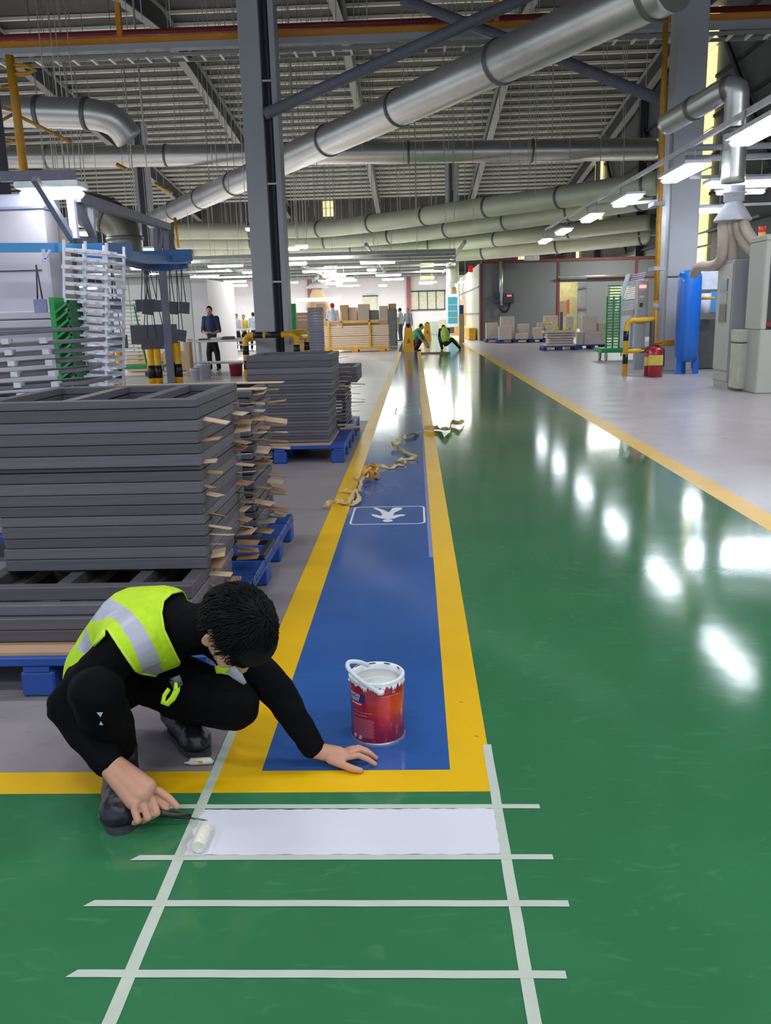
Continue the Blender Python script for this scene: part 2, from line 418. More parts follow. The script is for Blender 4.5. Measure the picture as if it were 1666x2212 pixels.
duct('duct at upper right bending over from behind the right pillar', [at(1440, 268, 17), at(1520, 222, 16), at(1560, 198, 15.6), at(1590, 190, 15.4), at(1592, 225, 15.4), at(1588, 300, 15.4), at(1583, 402, 15.4)], .19, .09, .02, 3)
for (y_, l_) in ((322, 'upper'), (345, 'lower')):
    a, b = at(1482, y_ - 2, 16.4), at(1720, y_ - 10, 16.4)
    thing('pipe', MB().tube([a, b], .055, 10), m_col, l_ + ' of two thin grey pipes level right of the right pillar', 'pipe')

# fluorescent lamps: body, tube, and the conduit they hang from
m_lamp = mat('lamp_tube', (255, 255, 255), .4, 0, 0, 1, emit=(236, 244, 255), es=15)
m_lampw = mat('lamp_tube_far', (255, 255, 255), .4, 0, 0, 1, emit=(244, 250, 240), es=20)
m_body = mat('lamp_body', (214, 216, 220), .4)
def lamp(p, length, ang, label, group=None, m_=None, wide=.2, rods=.6):
    t = empty('fluorescent_lamp', p, ang); tag(t, label, 'lamp', group)
    MB().box(-length / 2, length / 2, -wide / 2, wide / 2, 0, .06, bev=.01).build('housing', m_body, t)
    MB().box(-length / 2 + .02, length / 2 - .02, -wide * .36, wide * .36, -.085, -.002, bev=.035).build('diffuser', m_ or m_lamp, t)
    if rods:
        for s in (-1, 1): MB().tube([(s * length * .4, 0, .06), (s * length * .4, 0, .06 + rods)], .012, 6).build('hanger', m_rod, t)
    return t
# right row, along the lane
row = [(1650, 275, 11.7, 'nearest'), (1475, 370, 15.8, 'second nearest'), (1355, 430, 20.3, 'third nearest'), (1278, 468, 25.0, 'fourth nearest'), (1218, 498, 30.4, 'fifth nearest'), (1178, 519, 35.5, 'farthest')]
for px, py, D, w in row:
    p = at(px, py, D); lamp(p, 1.65, math.pi / 2, w + ' lamp of the row running down the right of the green lane', 'lamps in a row along the green lane', wide=.42, rods=.28)
a, b = at(1700, 245, 11) + Vector((0, 0, .27)), at(1178, 512, 36) + Vector((0, 0, .27))
thing('lamp_conduit', MB().bar(a, b, .05, .08), m_body, 'grey conduit carrying the row of lamps right of the lane', 'conduit')
m_lampb = mat('lamp_tube_broad', (255, 255, 255), .4, 0, 0, 1, emit=(236, 244, 255), es=32)
lamp(at(1662, 391, 17.2), 2.3, 0, 'broad bright lamp crosswise above the white funnel hood', None, m_lampb, wide=.5)
lamp(at(1600, 411, 20.5), 1.1, 0, 'short dimmer lamp just under the broad crosswise lamp at right', wide=.2)
lamp(at(1516, 452, 21.8), 1.06, 0, 'crosswise lamp with a slanting arm beside the funnel hood', None, m_lampb, wide=.45)
lamp(at(1482, 509, 29), .55, 0, 'small far lamp low beside the right edge of the right pillar', wide=.45)
for i, (x0, y0, x1, y1, D) in enumerate(((1180, 519, 1420, 508, 36), (1490, 383, 1700, 379, 17.4), (1360, 440, 1420, 434, 20), (1500, 446, 1720, 438, 22), (1480, 514, 1640, 466, 29))):
    w_ = ('thin level conduit reaching from the farthest lane lamp to the pillar', 'white conduit level behind the broad crosswise lamp', 'short conduit beside the third nearest lane lamp', 'conduit passing behind the funnel hood', 'slanting conduit rising right behind the hoses')[i]
    thing('conduit', MB().bar(at(x0, y0, D), at(x1, y1, D), .05, .06), m_body, w_, 'conduit')
# the far field of lamps: rows across the hall
far = [(487, 573, 75, 40), (445, 596, 56, 46), (508, 607, 48, 50), (541, 587, 35, 44), (515, 616, 40, 56), (414, 615, 30, 56), (455, 624, 18, 60), (640, 569, 45, 42), (690, 585, 72, 46), (735, 601, 60, 50),
       (722, 596, 50, 53), (748, 605, 45, 56), (752, 616, 50, 60), (722, 612, 36, 62), (816, 566, 74, 42), (803, 582, 20, 45), (839, 593, 54, 48), (849, 602, 46, 51), (827, 616, 18, 56),
       (921, 611, 30, 62), (936, 608, 14, 58), (998, 609, 16, 56), (636, 609, 14, 58), (652, 532, 14, 34), (632, 536, 30, 34), (316, 538, 38, 26), (295, 578, 20, 36), (341, 591, 34, 40), (392, 596, 56, 40),
       (133, 579, 36, 30), (181, 577, 52, 30), (215, 578, 30, 31), (146, 490, 30, 22), (171, 502, 20, 22), (150, 617, 14, 44), (168, 617, 17, 44), (199, 621, 18, 44), (546, 493, 12, 30), (605, 515, 9, 32), (134, 597, 18, 34), (680, 616, 24, 64), (700, 606, 30, 60)]
for px, py, w, D in far:
    p = at(px, py, D); L = w / F_PX * D
    lamp(p, max(L, .5), 0, 'bright far lamp in the field of lamps under the low grid', 'far fluorescent lamps', m_lampw, .3, rz(D) - p.z - .05)
# low grid that carries the far lamps
m_grid = mat('grid_steel', (150, 152, 150), .5, .2)
for k, D in enumerate((38, 42, 46, 50, 54, 58, 62, 66)):
    z = at(700, 566 + (D - 38) * 1.55, D).z + .25
    tag(MB().box(-22, at(985, 600, D).x, D - .08, D + .08, z, z + .14).build('lamp_beam', m_grid), 'grey bar across the hall carrying the far lamps', 'beam', 'bars of the low lamp grid')
for k, x in enumerate((-16, -11, -6.5, -2, 2.2)):
    tag(MB().box(x - .06, x + .06, 38, 66, 4.25, 4.4).build('lamp_beam', m_grid), 'grey bar down the hall carrying the far lamps', 'beam', 'lengthwise bars of the low lamp grid')
# ================================================================ left side: frame stacks and pallets
m_fr = [mat('grey_timber_a', (88, 85, 94), .5, 0, .10, 5, .15, stretch=(1, 12, 12)), mat('grey_timber_b', (80, 77, 85), .5, 0, .10, 5, .15, stretch=(1, 12, 12)), mat('grey_timber_c', (99, 96, 106), .45, 0, .10, 5, .15, stretch=(1, 12, 12))]
m_slip = mat('thin_slip_wood', (205, 180, 150), .65, 0, .1, 8, stretch=(1, 6, 6))
m_card = mat('brown_board', (176, 144, 118), .8, 0, .06, 5)
m_pal = mat('blue_pallet_plastic', (32, 72, 150), .45, 0, .08, 4)
FR = {}
def frame(x0, x1, y0, y1, z0, h, style, rz=0.0, tilt=(0, 0), mi=0, rail=.055, cross=1, name='timber_frame'):
    """grey frame lying flat: two rails, two stiles, cross members"""
    key = (round(x1 - x0, 3), round(y1 - y0, 3), round(h, 3), mi, rail, cross, style)
    cx_, cy_ = (x0 + x1) / 2, (y0 + y1) / 2
    if key not in FR:
        t = empty(name); w, d = (x1 - x0) / 2, (y1 - y0) / 2; mt = m_fr[mi]
        for s in (-1, 1): MB().box(-w, w, min(s * d, s * (d - rail)), max(s * d, s * (d - rail)), 0, h, bev=.003).build('rail', mt, t)
        for s in (-1, 1): MB().box(min(s * w, s * (w - rail)), max(s * w, s * (w - rail)), -d + rail, d - rail, 0, h, bev=.003).build('stile', mt, t)
        for c in range(cross):
            cxx = -w + (c + 1) * 2 * w / (cross + 1) + .12 * w
            MB().box(cxx - rail / 2, cxx + rail / 2, -d + rail, d - rail, 0, h * .9).build('cross_member', mt, t)
        FR[key] = t
    else: t = copy_tree(FR[key])
    t.location = (cx_, cy_, z0); t.rotation_euler = (tilt[0], tilt[1], rz); return t
ORD = 'topmost second third fourth fifth sixth seventh eighth ninth tenth eleventh twelfth thirteenth fourteenth fifteenth sixteenth seventeenth eighteenth nineteenth twentieth'.split()
def ordn(i): return ('topmost' if i == 0 else ORD[i] + ' from the top') if i < len(ORD) else '%s below the twentieth' % ORD[i - 20].replace('topmost', 'first')
def pallet(x0, x1, y0, y1, h, label, m_=None, rows=3, name='pallet', cols=5):
    t = empty(name, (x0, y0, 0)); tag(t, label, 'pallet'); w, d = x1 - x0, y1 - y0; m_ = m_ or m_pal
    n = cols
    for i in range(n):
        yy = i * d / n; MB().box(0, w, yy + .006, yy + d / n - .012, h - .035, h, bev=.004).build('deck_board', m_, t)
    for i in range(3):
        MB().box(i * (w - .1) / 2, i * (w - .1) / 2 + .1, 0, d, h - .055, h - .035).build('stringer', m_, t)
        for j in range(rows + 1):
            yy = j * (d - .13) / rows; xx = i * (w - .13) / 2
            MB().box(xx, xx + .13, yy, yy + .13, 0, h - .055, bev=.008).build('foot', m_, t)
    return t
def stack(tops, x0, x1, y0, y1, where, group, jit=.006, cross=1, rail=.055):
    """tops: list of (z_top, height, dx0, dx1, dy) from the top down"""
    for i, (zt, h, a, b, c) in enumerate(tops):
        jx = rng.uniform(-jit, jit)
        t = frame(x0 + a + jx, x1 + b + jx, y0 + c, y1 + c, zt - h, h, 0, 0, (0, 0), i % 3, rail, cross)
        t['label'] = 'grey timber frame, %s in %s' % (ordn(i), where); t['category'] = 'frame'; t['group'] = group
# pallet under the two nearest stacks
PH = .155
pallet(-2.1, -.80, 2.97, 5.33, PH, 'blue plastic pallet under the two nearest stacks of grey frames', rows=5, cols=9)
tag(MB().box(-2.05, -.86, 3.0, 3.95, PH, PH + .012).build('brown_sheet', m_card), 'brown board sheet on the blue pallet under the nearest stack', 'board')
# --- nearest stack
X0, X1, Y0, Y1 = -1.70, -.875, 3.40, 4.22
tops = []; z = 1.075
pat = [.036, .05, .046, .05, .042, .05, .02, .042, .05, .046, .044, .042, .05, .042, .048, .05, .024, .042]
z0s = PH + .014
low = [(.052, -.08, 0, -.22), (.040, -.04, 0, -.27), (.045, -.12, 0, -.30), (.044, -.1, 0, -.30)]
zz = z
for i, h in enumerate(pat):
    if zz - h < z0s + sum(l[0] for l in low) + .003: break
    sh = -.05 if i < 11 else 0.0
    tops.append((zz, h - .0025, sh - .03, 0, 0 if i not in (6, 16) else .02)); zz -= h
rest = zz - z0s; sc = rest / sum(l[0] for l in low)
for h, a, b, c in low:
    h *= sc; tops.append((zz, h - .0025, a, b - .02, c)); zz -= h
stack(tops, X0, X1, Y0, Y1, 'the nearest stack', 'frames of the nearest stack', cross=2)
NEAR_TOPS = tops
# --- second stack behind it
tops2 = []; zz = 1.0
n2 = 20; h2 = (zz - PH - .002) / n2
for i in range(n2): tops2.append((zz, h2 - .006, 0, rng.uniform(-.012, .012), 0)); zz -= h2
stack(tops2, -1.78, -.90, 4.62, 5.22, 'the second stack with many wood slips', 'frames of the second stack', cross=1)
sh_ = []
for i, (x1_, y_, zo) in enumerate(((-.82, 4.66, 1.002), (-.79, 5.1, 1.0025))):
    tag(MB().box(-1.75, x1_, y_, y_ + .09, zo, zo + .006).build('wood_strip', m_slip), ('near' if i == 0 else 'far') + ' long pale wood strip lying on top of the second stack', 'wood strip')
# black open frame sticking out at the foot of the second stack
t = frame(-1.06, -.80, 4.26, 4.60, PH + .002, .028, 1, 0, (0, 0), 1, .03, 0, name='timber_frame')
for c in list(COL.objects):
    if c.parent is t: c.data = c.data.copy(); c.data.materials[0] = mat('black_timber', (34, 36, 44), .5)
tag(t, 'small black open frame lying on the pallet beside the nearest stack', 'frame')
# slips sticking out of the stacks
slm = None
m_slips = [m_slip, mat('brown_slip_wood', (168, 132, 100), .7, 0, .1, 8, stretch=(1, 6, 6)), mat('grey_slip_wood', (176, 164, 152), .7, 0, .1, 8, stretch=(1, 6, 6))]
slms = {}
def slip(p, L, w, yaw, pitch, roll, label, group, mt=None):
    if rs.random() < .16: return
    k = rs.choice((0, 0, 1, 1, 2)); w = w * rs.uniform(.55, 1.1); roll = roll * rs.choice((1, 1, -.6, .3)); yaw = yaw * 1.5
    global slm
    if slm is None:
        o = MB().box(0, 1, -.5, .5, -.5, .5).build('wooden_slip', m_slip); slm = o.data
    else:
        if k not in slms: slms[k] = slm.copy(); slms[k].materials[0] = m_slips[k]
        o = link('wooden_slip', slms[k])
    o.scale = (L, w, .0035); o.location = p; o.rotation_euler = (roll, pitch, yaw)
    tag(o, label, 'wood slip', group); return o
rs = random.Random(5)
for i in range(20):
    z = 1.03 - i * .0445 + rs.uniform(-.006, .006)
    if i in (0, 2, 4): continue
    slip((X1 - .03, Y0 + .06 + rs.uniform(0, .06), z), .03 + rs.uniform(.05, .11), .055, rs.uniform(-.6, .1), rs.uniform(-.12, .2), rs.uniform(.1, .7), 'thin wood slip jutting from the right face of the nearest stack, near its front corner', 'slips of the nearest stack front edge')
for i in range(20):
    z = .99 - i * .043 + rs.uniform(-.006, .006)
    slip((X1 - .03, Y1 - .12, z), .05 + rs.uniform(.03, .07), .06, rs.uniform(-.4, .4), rs.uniform(-.15, .15), rs.uniform(.0, .6), 'thin wood slip jutting between the nearest and the second stack', 'slips between the two nearest stacks')
for i in range(19):
    z = .975 - i * h2 + rs.uniform(-.002, .002)
    slip((-.95, 4.70 + rs.uniform(-.02, .02), z), .09 + rs.uniform(.02, .08), .055, rs.uniform(-.4, .2), rs.uniform(-.12, .12), rs.uniform(.0, .7), 'thin wood slip jutting from the front corner of the second stack', 'slips of the second stack front edge')
for i in range(19):
    z = .965 - i * h2
    slip((-.95, 5.12, z), .11 + rs.uniform(.02, .08), .055, rs.uniform(-.3, .3), rs.uniform(-.15, .2), rs.uniform(.0, .7), 'thin wood slip jutting from the rear corner of the second stack', 'slips of the second stack rear edge')
# --- third stack on its own pallet
pallet(-1.95, -.70, 8.17, 10.6, .17, 'blue plastic pallet under the third and fourth stacks beside the yellow line', rows=5, cols=9)
tag(MB().box(-1.9, -.83, 8.19, 9.2, .17, .185).build('brown_sheet', m_card), 'brown board sheet under the third stack', 'board')
tops3 = []; zz = 1.03
for i in range(24):
    h = .06 if i < 4 else (zz - .187) / (24 - i)
    tops3.append((zz, h - .003, 0, 0 if i < 9 else -.045, 0)); zz -= h
stack(tops3, -1.62, -.80, 8.27, 9.12, 'the third stack', 'frames of the third stack', cross=0)
tops4 = []; zz = .83
for i in range(14):
    h = .085 if i < 2 else (zz - .172) / (14 - i)
    tops4.append((zz, h - (.003 if i < 2 else .012), 0, 0 if i < 2 else -.14, 0)); zz -= h
stack(tops4, -1.5, -.64, 9.55, 10.4, 'the fourth stack behind the third', 'frames of the fourth stack', cross=0)
for i in range(16):
    slip((-.86, 9.02 + rs.uniform(-.03, .03), .95 - i * .045), .12 + rs.uniform(0, .1), .034, rs.uniform(-.4, .4), rs.uniform(-.1, .1), rs.uniform(-.4, .4), 'thin wood slip jutting from the third stack rear edge', 'slips of the third stack')
for i in range(7):
    slip((-.82, 10.2, .6 - i * .055), .14 + rs.uniform(0, .12), .034, rs.uniform(-.4, .4), rs.uniform(-.1, .1), rs.uniform(-.4, .4), 'thin wood slip jutting from the fourth stack', 'slips of the fourth stack')
for i, (dx, dz, r_) in enumerate(((0, 0, .3), (.06, .014, -.2), (-.03, .028, .1))):
    tag(link('wood_offcut', slm, None, (-.84 + dx, 9.35 + .05 * i, .178 + dz)), ('lowest', 'middle', 'uppermost')[i] + ' brown offcut lying on the pallet behind the third stack', 'offcut').scale = (.2, .07, .01)
    COL.objects[-1].rotation_euler[2] = r_
# --- loose fanned stack at far left
zt = 1.335
for i in range(17):
    st = .062 if i < 9 else .058
    x1_ = (-1.86, -1.76, -1.78, -1.84, -1.80, -1.74, -1.70, -1.76, -1.72)[i] if i < 9 else -1.76
    ti = (.035, .03, .04, .045, .05, .04, .03, .035, .02)[i] if i < 9 else 0
    t = frame(x1_ - 1.75 - .17, x1_ - .17, 4.9, 5.4, zt - .03, .022, 2, R_((5, 3, 4, 6, 5, 3, 2, 4, 1)[i] if i < 9 else 0), (0, -ti), 2 if i < 9 else 1, .07, 1)
    t['label'] = 'thin grey frame, %s in the loose fanned stack' % ordn(i); t['category'] = 'frame'; t['group'] = 'frames of the loose fanned stack'
    if i < 9:
        for k, xx in enumerate((-2.30, -2.08)):
            tag(MB().box(xx - .06 + .01 * i, xx - .02 + .01 * i, 4.91, 4.97, zt - .062, zt - .032).build('spacer_block', mat('white_spacer', (205, 206, 214), .5)), 'pale spacer block between frames of the loose fanned stack', 'spacer', 'pale spacer blocks of the fanned stack')
    zt -= st
pallet(-3.8, -1.95, 4.85, 5.45, .155, 'blue plastic pallet under the loose fanned stack', rows=3)
tag(MB().box(-3.5, -2.1, 4.95, 5.35, .155, zt - .0).build('crate', m_card), 'brown crate under the loose fanned stack', 'crate')

# ---------------------------------------------------------------- machinery at left
m_pc = mat('pale_cabinet', (196, 190, 204), .5, 0, .04, 1)
m_lilac = mat('pale_steel', (176, 176, 196), .45, .1, .04, 2)
D = 9.0
a, b = at(-60, 455, D), at(93, 455, D)
zt = a.z
t = empty('oven_cabinet', (b.x, D, 0)); tag(t, 'tall pale lilac cabinet machine with seams at the far left edge', 'machine')
MB().box(-1.6, 0, 0, .35, 0, zt, bev=.02).build('body', m_pc, t)
MB().box(-1.65, .03, -.05, .4, zt, zt + .14, bev=.02).build('top_rail', mat('bright_lilac', (206, 208, 236), .4), t)
for z in (at(50, 586, D).z,): MB().box(-1.6, -.08, -.006, 0, z, z + .012).build('seam', m_cold, t)
MB().box(-.1, .10, .36, .5, 0, zt - .05).build('side_wall', mat('taupe_panel', (142, 134, 128), .6), t)
for z in (at(50, 679, D).z, at(50, 698, D).z): MB().box(-1.6, .06, -.1, 0, z - .05, z + .03, bev=.01).build('shelf_lip', m_pc, t)
lamp(at(112, 409, 8.7), .62, 0, 'large glaring lamp on top of the pale cabinet machine', None, m_lampw, wide=.3, rods=0)
# blue conveyor rail with its curve
m_brl = mat('blue_rail', (72, 150, 210), .4, 0, .05, 2)
m_brd = mat('blue_rail_dark', (46, 100, 160), .4, 0, .05, 2)
t = empty('conveyor_rail', at(120, 535, 8.6)); o0 = t.location.copy()
tag(t, 'light blue overhead conveyor rail running from the left edge and curving away', 'conveyor')
P = [at(-60, 535, 8.6), at(120, 535, 8.6), at(210, 537, 9.4), at(260, 548, 9.8), at(310, 560, 11), at(405, 562, 13.5)]
mb = MB()
for p, q in zip(P[:3], P[1:]): mb.bar(p - o0, q - o0, .07, .085)
mb.build('rail', m_brl, t)
mb = MB()
for p, q in zip(P[2:5], P[3:]): mb.bar(p - o0, q - o0, .1, .11)
mb.bar(at(205, 543, 9) - o0, at(268, 541, 9.6) - o0, .2, .16)
mb.bar(at(275, 557, 12) - o0, at(408, 552, 12.6) - o0, .2, .16)
Q = smooth_path([at(262, 556, 11), at(300, 572, 12.4), at(350, 578, 13.2), at(405, 572, 13.4)], 4)
for p, q in zip(Q, Q[1:]): mb.bar(p - o0, q - o0, .1, .10)
mb.build('curve', m_brd, t)
MB().bar(at(93, 538, 8.55) - o0, at(97, 563, 8.55) - o0, .03, .02).bar(at(108, 540, 8.55) - o0, at(98, 560, 8.55) - o0, .03, .02).bar(at(97, 558, 8.55) - o0, at(98, 567, 8.55) - o0, .06, .03).build('fork_bracket', mat('bright_lilac', (206, 208, 236), .4), t)
# grey truss gantry
t = empty('gantry', at(360, 800, 14)); t.location.z = 0; o0 = t.location.copy()
tag(t, 'grey steel gantry with diagonal bars above the blue conveyor rail', 'gantry')
def gb(name, pts, w=.07, m_=None):
    mb = MB()
    for (x1, y1, d1), (x2, y2, d2) in pts: mb.bar(at(x1, y1, d1) - o0, at(x2, y2, d2) - o0, w, w)
    mb.build(name, m_ or mat('gantry_steel', (112, 114, 130), .5), t)
gb('top_beam', [((163, 425, 9), (362, 490, 14))], .1)
gb('lower_beam', [((150, 512, 9), (206, 524, 9.6))], .06)
gb('upright', [((151, 410, 9), (163, 515, 9))], .07, mat('bright_lilac', (206, 208, 236), .4))
gb('upright', [((196, 440, 9.6), (203, 530, 9.6))], .06, m_lilac)
gb('diagonal', [((170, 440, 9.2), (203, 520, 9.6))], .06)
gb('diagonal', [((75, 386, 8.4), (155, 515, 9))], .06)
gb('upright', [((336, 492, 14), (340, 560, 14))], .07); gb('upright', [((358, 492, 14), (361, 560, 14))], .07)
gb('diagonal', [((352, 500, 14), (342, 560, 14))], .05)
gb('cross_beam', [((0, 382, 8.6), (163, 378, 8.9))], .09, mat('gantry_dark', (90, 90, 104), .5)); gb('cross_beam', [((145, 378, 8.9), (165, 425, 9))], .07)
a = at(345, 560, 14); p1 = at(362, 560, 14)
MB().bar((a.x - o0.x + .03, 0, 0), (a.x - o0.x + .03, 0, a.z + .1), .1, .1).build('leg', mat('gantry_steel', (112, 114, 130), .5), t)
# yellow gas pipe rack at top left
m_gas = mat('yellow_gas_pipe', (206, 150, 40), .45)
t = empty('gas_pipe_rack', at(28, 245, 16)); o0 = t.location.copy(); tag(t, 'yellow upright pipe with thin orange arms at the upper left', 'pipe')
mb = MB(); mb.tube([at(20, 120, 16) - o0, at(36, 240, 16) - o0, at(52, 375, 16) - o0], .075, 10); mb.build('riser', m_gas, t)
for (x0, y0, x1, y1) in ((0, 232, 34, 240), (36, 248, 155, 308), (0, 262, 30, 246), (0, 300, 46, 306), (0, 188, 26, 184)):
    MB().tube([at(x0, y0, 16) - o0, at(x1, y1, 16.4) - o0], .028, 6).build('arm', m_gas, t)
MB().tube([at(24, 140, 16) - o0, at(55, 142, 16) - o0, at(76, 152, 16) - o0, at(55, 160, 16) - o0, at(24, 160, 16) - o0], .04, 8).build('loop', m_gas, t)
for i, (x0, y0, x1, y1, d) in enumerate(((334, 395, 372, 418, 30), (378, 470, 386, 535, 30), (252, 355, 274, 366, 24))):
    thing('gas_pipe', MB().tube([at(x0, y0, d), at(x1, y1, d)], .05, 8), m_gas, ('slanting thin yellow pipe left of the left pillar', 'upright thin yellow pipe hanging above the far booth', 'short thin yellow pipe under the level duct')[i], 'pipe')

# white tray rack tower
m_tray = mat('white_tray_plastic', (236, 238, 250), .4, 0, .03, 3, alpha=.9)
D = 8.35
a, b = at(134, 515, D), at(234, 515, D); w = (b.x - a.x) * .92
t = empty('tray_rack', (a.x - .2, D, 0)); t.rotation_euler[1] = .10; tag(t, 'tall tower of translucent white plastic trays beside the pale cabinet machine', 'rack')
for sx in (0, w * .5, w):
    for sy in (0, .5): MB().box(sx - .012, sx + .012, sy - .012, sy + .012, 0, a.z).build('post', m_tray, t)
tr = None
for i in range(26):
    if tr is None:
        mb = MB(); 
        for s in (0, .5): mb.box(0, w, s - .015, s + .015, 0, .035)
        for s in np.linspace(0, w, 7): mb.box(s - .012, s + .012, 0, .5, 0, .012)
        for s in np.linspace(.08, w + .02, 4): mb.box(s - .03, s + .03, -.09, 0, .0, .02)
        mb.box(w * .15, w * .85, .2, .21, 0, .045); mb.box(w, w + .07, .02, .05, .01, .03)
        o = mb.build('tray', m_tray, t); tr = o.data
    else: o = link('tray', tr, t)
    o.location = (.02 * math.sin(i * 1.3), 0, .12 + i * (a.z - .15) / 26)
# green louvre rack and green bits behind
m_grn = mat('green_steel', (40, 150, 74), .45)
D = 8.1
a = at(104, 642, D)
t = empty('louvre_rack', (a.x, D, 0)); tag(t, 'bright green upright rack with slanting slats left of the white trays', 'rack')
MB().box(0, .05, 0, .3, 0, a.z, bev=.005).build('post', m_grn, t)
sl = None
for i in range(15):
    if sl is None: o = MB().bar((.05, .05, 0), (.19, .05, .10), .1, .02).build('slat', m_grn, t); sl = o.data
    else: o = link('slat', sl, t)
    o.location.z = a.z - .14 - i * .075
MB().box(.17, .2, 0, .3, 0, a.z - .03).build('post', mat('green_steel_dark', (24, 96, 50), .5), t)
D = 22
a, b = at(238, 662, D), at(290, 662, D)
t = empty('green_cart', ((a.x + b.x) / 2, D, 0)); tag(t, 'thin green tube cart of white trays behind the hanging dark panels', 'cart')
w = (b.x - a.x)
MB().tube([(-w / 2, 0, .25), (-w / 2, 0, a.z), (w / 2, 0, a.z), (w / 2 + .2, 0, .25)], .022, 8).build('hoop', m_grn, t)
MB().box(-w / 2 - .4, w / 2 + .55, -.1, .6, .2, .3, bev=.01).build('platform', m_grn, t)
for i in range(16): MB().box(-w / 2 + .05, w / 2 - .03, .05, .5, .4 + i * .1, .43 + i * .1).build('tray', mat('pale_tray', (214, 216, 210), .5), t)
for s in (-.5, .5): MB().tube([(s, 0, .07), (s, .05, .07)], .07, 12).build('wheel', m_cold, t)

# pale booth behind
m_booth = mat('booth_panel', (206, 208, 206), .6, 0, .03, 1)
D = 27
a, b = at(232, 602, D), at(412, 612, D)
t = empty('booth', (a.x, D, 0)); tag(t, 'pale grey booth with flat panels behind the hanging dark panels', 'booth')
for i in range(4): MB().box(i * (b.x - a.x) / 4, (i + 1) * (b.x - a.x) / 4 - .015, 0, .1, 0, a.z, bev=.006).build('panel', m_booth, t)
MB().box(-.3, b.x - a.x + .1, -.5, .1, a.z, a.z + .06).build('roof', m_collar, t)
MB().box(b.x - a.x, b.x - a.x + .5, 0, 4, 0, a.z - .1).build('side_panel', m_wallw, t)
# hanging dark panels
m_dk = mat('dark_panel', (84, 82, 92), .55)
def hang(px, py, w, h, D, yaw, label, wires=True, tilt=0, m_=None):
    p = at(px, py, D); t = empty('suspended_board', p, yaw); tag(t, label, 'hanging panel', 'dark panels hanging from the conveyor')
    W, H = w / F_PX * D, h / F_PX * D
    o = MB().box(-W / 2, W / 2, -.012, .012, -H / 2, H / 2, bev=.003).build('board', m_ or m_dk, t); o.rotation_euler[1] = tilt
    zt_ = at(px, 572, D).z - p.z
    if wires: MB().tube([(-W * .2, 0, H / 2 - .02), (0, 0, zt_)], .008, 5).tube([(W * .2, 0, H / 2 - .02), (0, 0, zt_)], .008, 5).build('wire', m_cold, t)
D = 15
hang(250, 661, 24, 30, D, .0, 'dark panel hanging just right of the white tray tower, cut by its prongs')
hang(315, 660, 42, 25, D, .1, 'wide dark panel hanging at the left of the upper row')
hang(320, 664, 24, 30, D - .4, .5, 'slanted dark panel overlapping the wide one in the upper row', tilt=.15)
hang(345, 661, 30, 24, D, 0, 'dark panel hanging behind the gantry leg')
hang(373, 665, 24, 26, D, .4, 'dark slanted panel hanging right of the gantry leg', tilt=.12)
hang(398, 665, 22, 24, D, .3, 'rightmost dark panel of the upper row', tilt=.1)
hang(88, 661, 28, 28, 8.5, 0, 'lilac panel hanging before the pale cabinet machine', m_=mat('lilac_panel', (140, 140, 182), .5))
hang(255, 738, 42, 28, D, 0, 'dark panel hanging low above the leftmost yellow posts')
hang(333, 722, 100, 40, D, 0, 'broad dark panel hanging low beside the gantry leg')
hang(330, 742, 48, 24, D - .3, .2, 'dark panel overlapping the bottom of the broad low one')
hang(392, 725, 20, 24, D, .5, 'small dark panel hanging low right of the broad one', tilt=.2)
# black and yellow posts
m_sy = mat('safety_yellow', (236, 178, 30), .4); m_sb = mat('safety_black', (26, 26, 30), .4)
def striped_post(x, y, h, r, label, bands=((.32, .62),), bend=None):
    t = empty('safety_post', (x, y, 0)); tag(t, label, 'safety post', 'black and yellow posts at left')
    MB().tube([(0, 0, 0), (0, 0, h)] if not bend else [(0, 0, 0), (0, 0, h - .1), (bend * .3, 0, h), (bend, 0, h)], r, 14).build('pipe', m_sy, t)
    for a_, b_ in bands: MB().tube([(0, 0, a_ * h), (0, 0, b_ * h)], r * 1.03, 14).build('black_band', m_sb, t)
    MB().box(-r * 1.5, r * 1.5, -r * 1.5, r * 1.5, 0, .012).build('base_plate', m_sy, t)
D = 17
for px, top, lab, bend in ((243, 755, 'leftmost yellow and black post, under the low dark panel', None), (263, 755, 'yellow and black post second from the left', None), (330, 742, 'yellow and black post left of the gantry leg', None), (344, 742, 'yellow and black post touching the gantry leg', None), (372, 730, 'tall yellow and black post right of the gantry leg', -.16), (386, 738, 'rightmost of the left yellow and black posts', None)):
    x = at(px, 800, D).x; h = at(px, top, D).z
    striped_post(x, D + rng.uniform(-.1, .1), h, .075, lab, ((.30, .56),), bend)
t = empty('safety_crossbar', (at(360, 806, D).x, D - .12, .05)); tag(t, 'low yellow and black bar between the gantry leg posts', 'barrier')
MB().tube([(-.3, 0, .06), (.3, 0, .06)], .07, 12).build('pipe', m_sy, t); MB().tube([(-.12, 0, .06), (.12, 0, .06)], .073, 12).build('black_band', m_sb, t)
# guard round the left pillar
t = empty('pillar_guard', (-3.6, 20.3, 0)); tag(t, 'yellow and black tube guard around the foot of the left pillar', 'guard')
zt = 1.0
xa, xb = at(529, 720, 20.3).x + 3.6, at(640, 720, 20.3).x + 3.6
for (y_, xo) in ((0, 0), (1.9, -.1)):
    MB().tube([(xa, y_, 0), (xa, y_, zt - .08), (xa + .08, y_, zt), (xb - .08, y_, zt), (xb, y_, zt - .08), (xb, y_, 0)], .07, 12).build('hoop', m_sy, t)
    for s in (.22, .56):
        for x_ in (xa, xb): MB().tube([(x_, y_, s), (x_, y_, s + .2)], .074, 12).build('black_band', m_sb, t)
    c_ = (xa + xb) / 2; MB().tube([(c_ - .12, y_, zt), (c_ + .25, y_, zt)], .074, 12).build('black_band', m_sb, t)
    MB().tube([(xa + .2, y_, zt), (xa + .42, y_, zt)], .074, 12).build('black_band', m_sb, t)
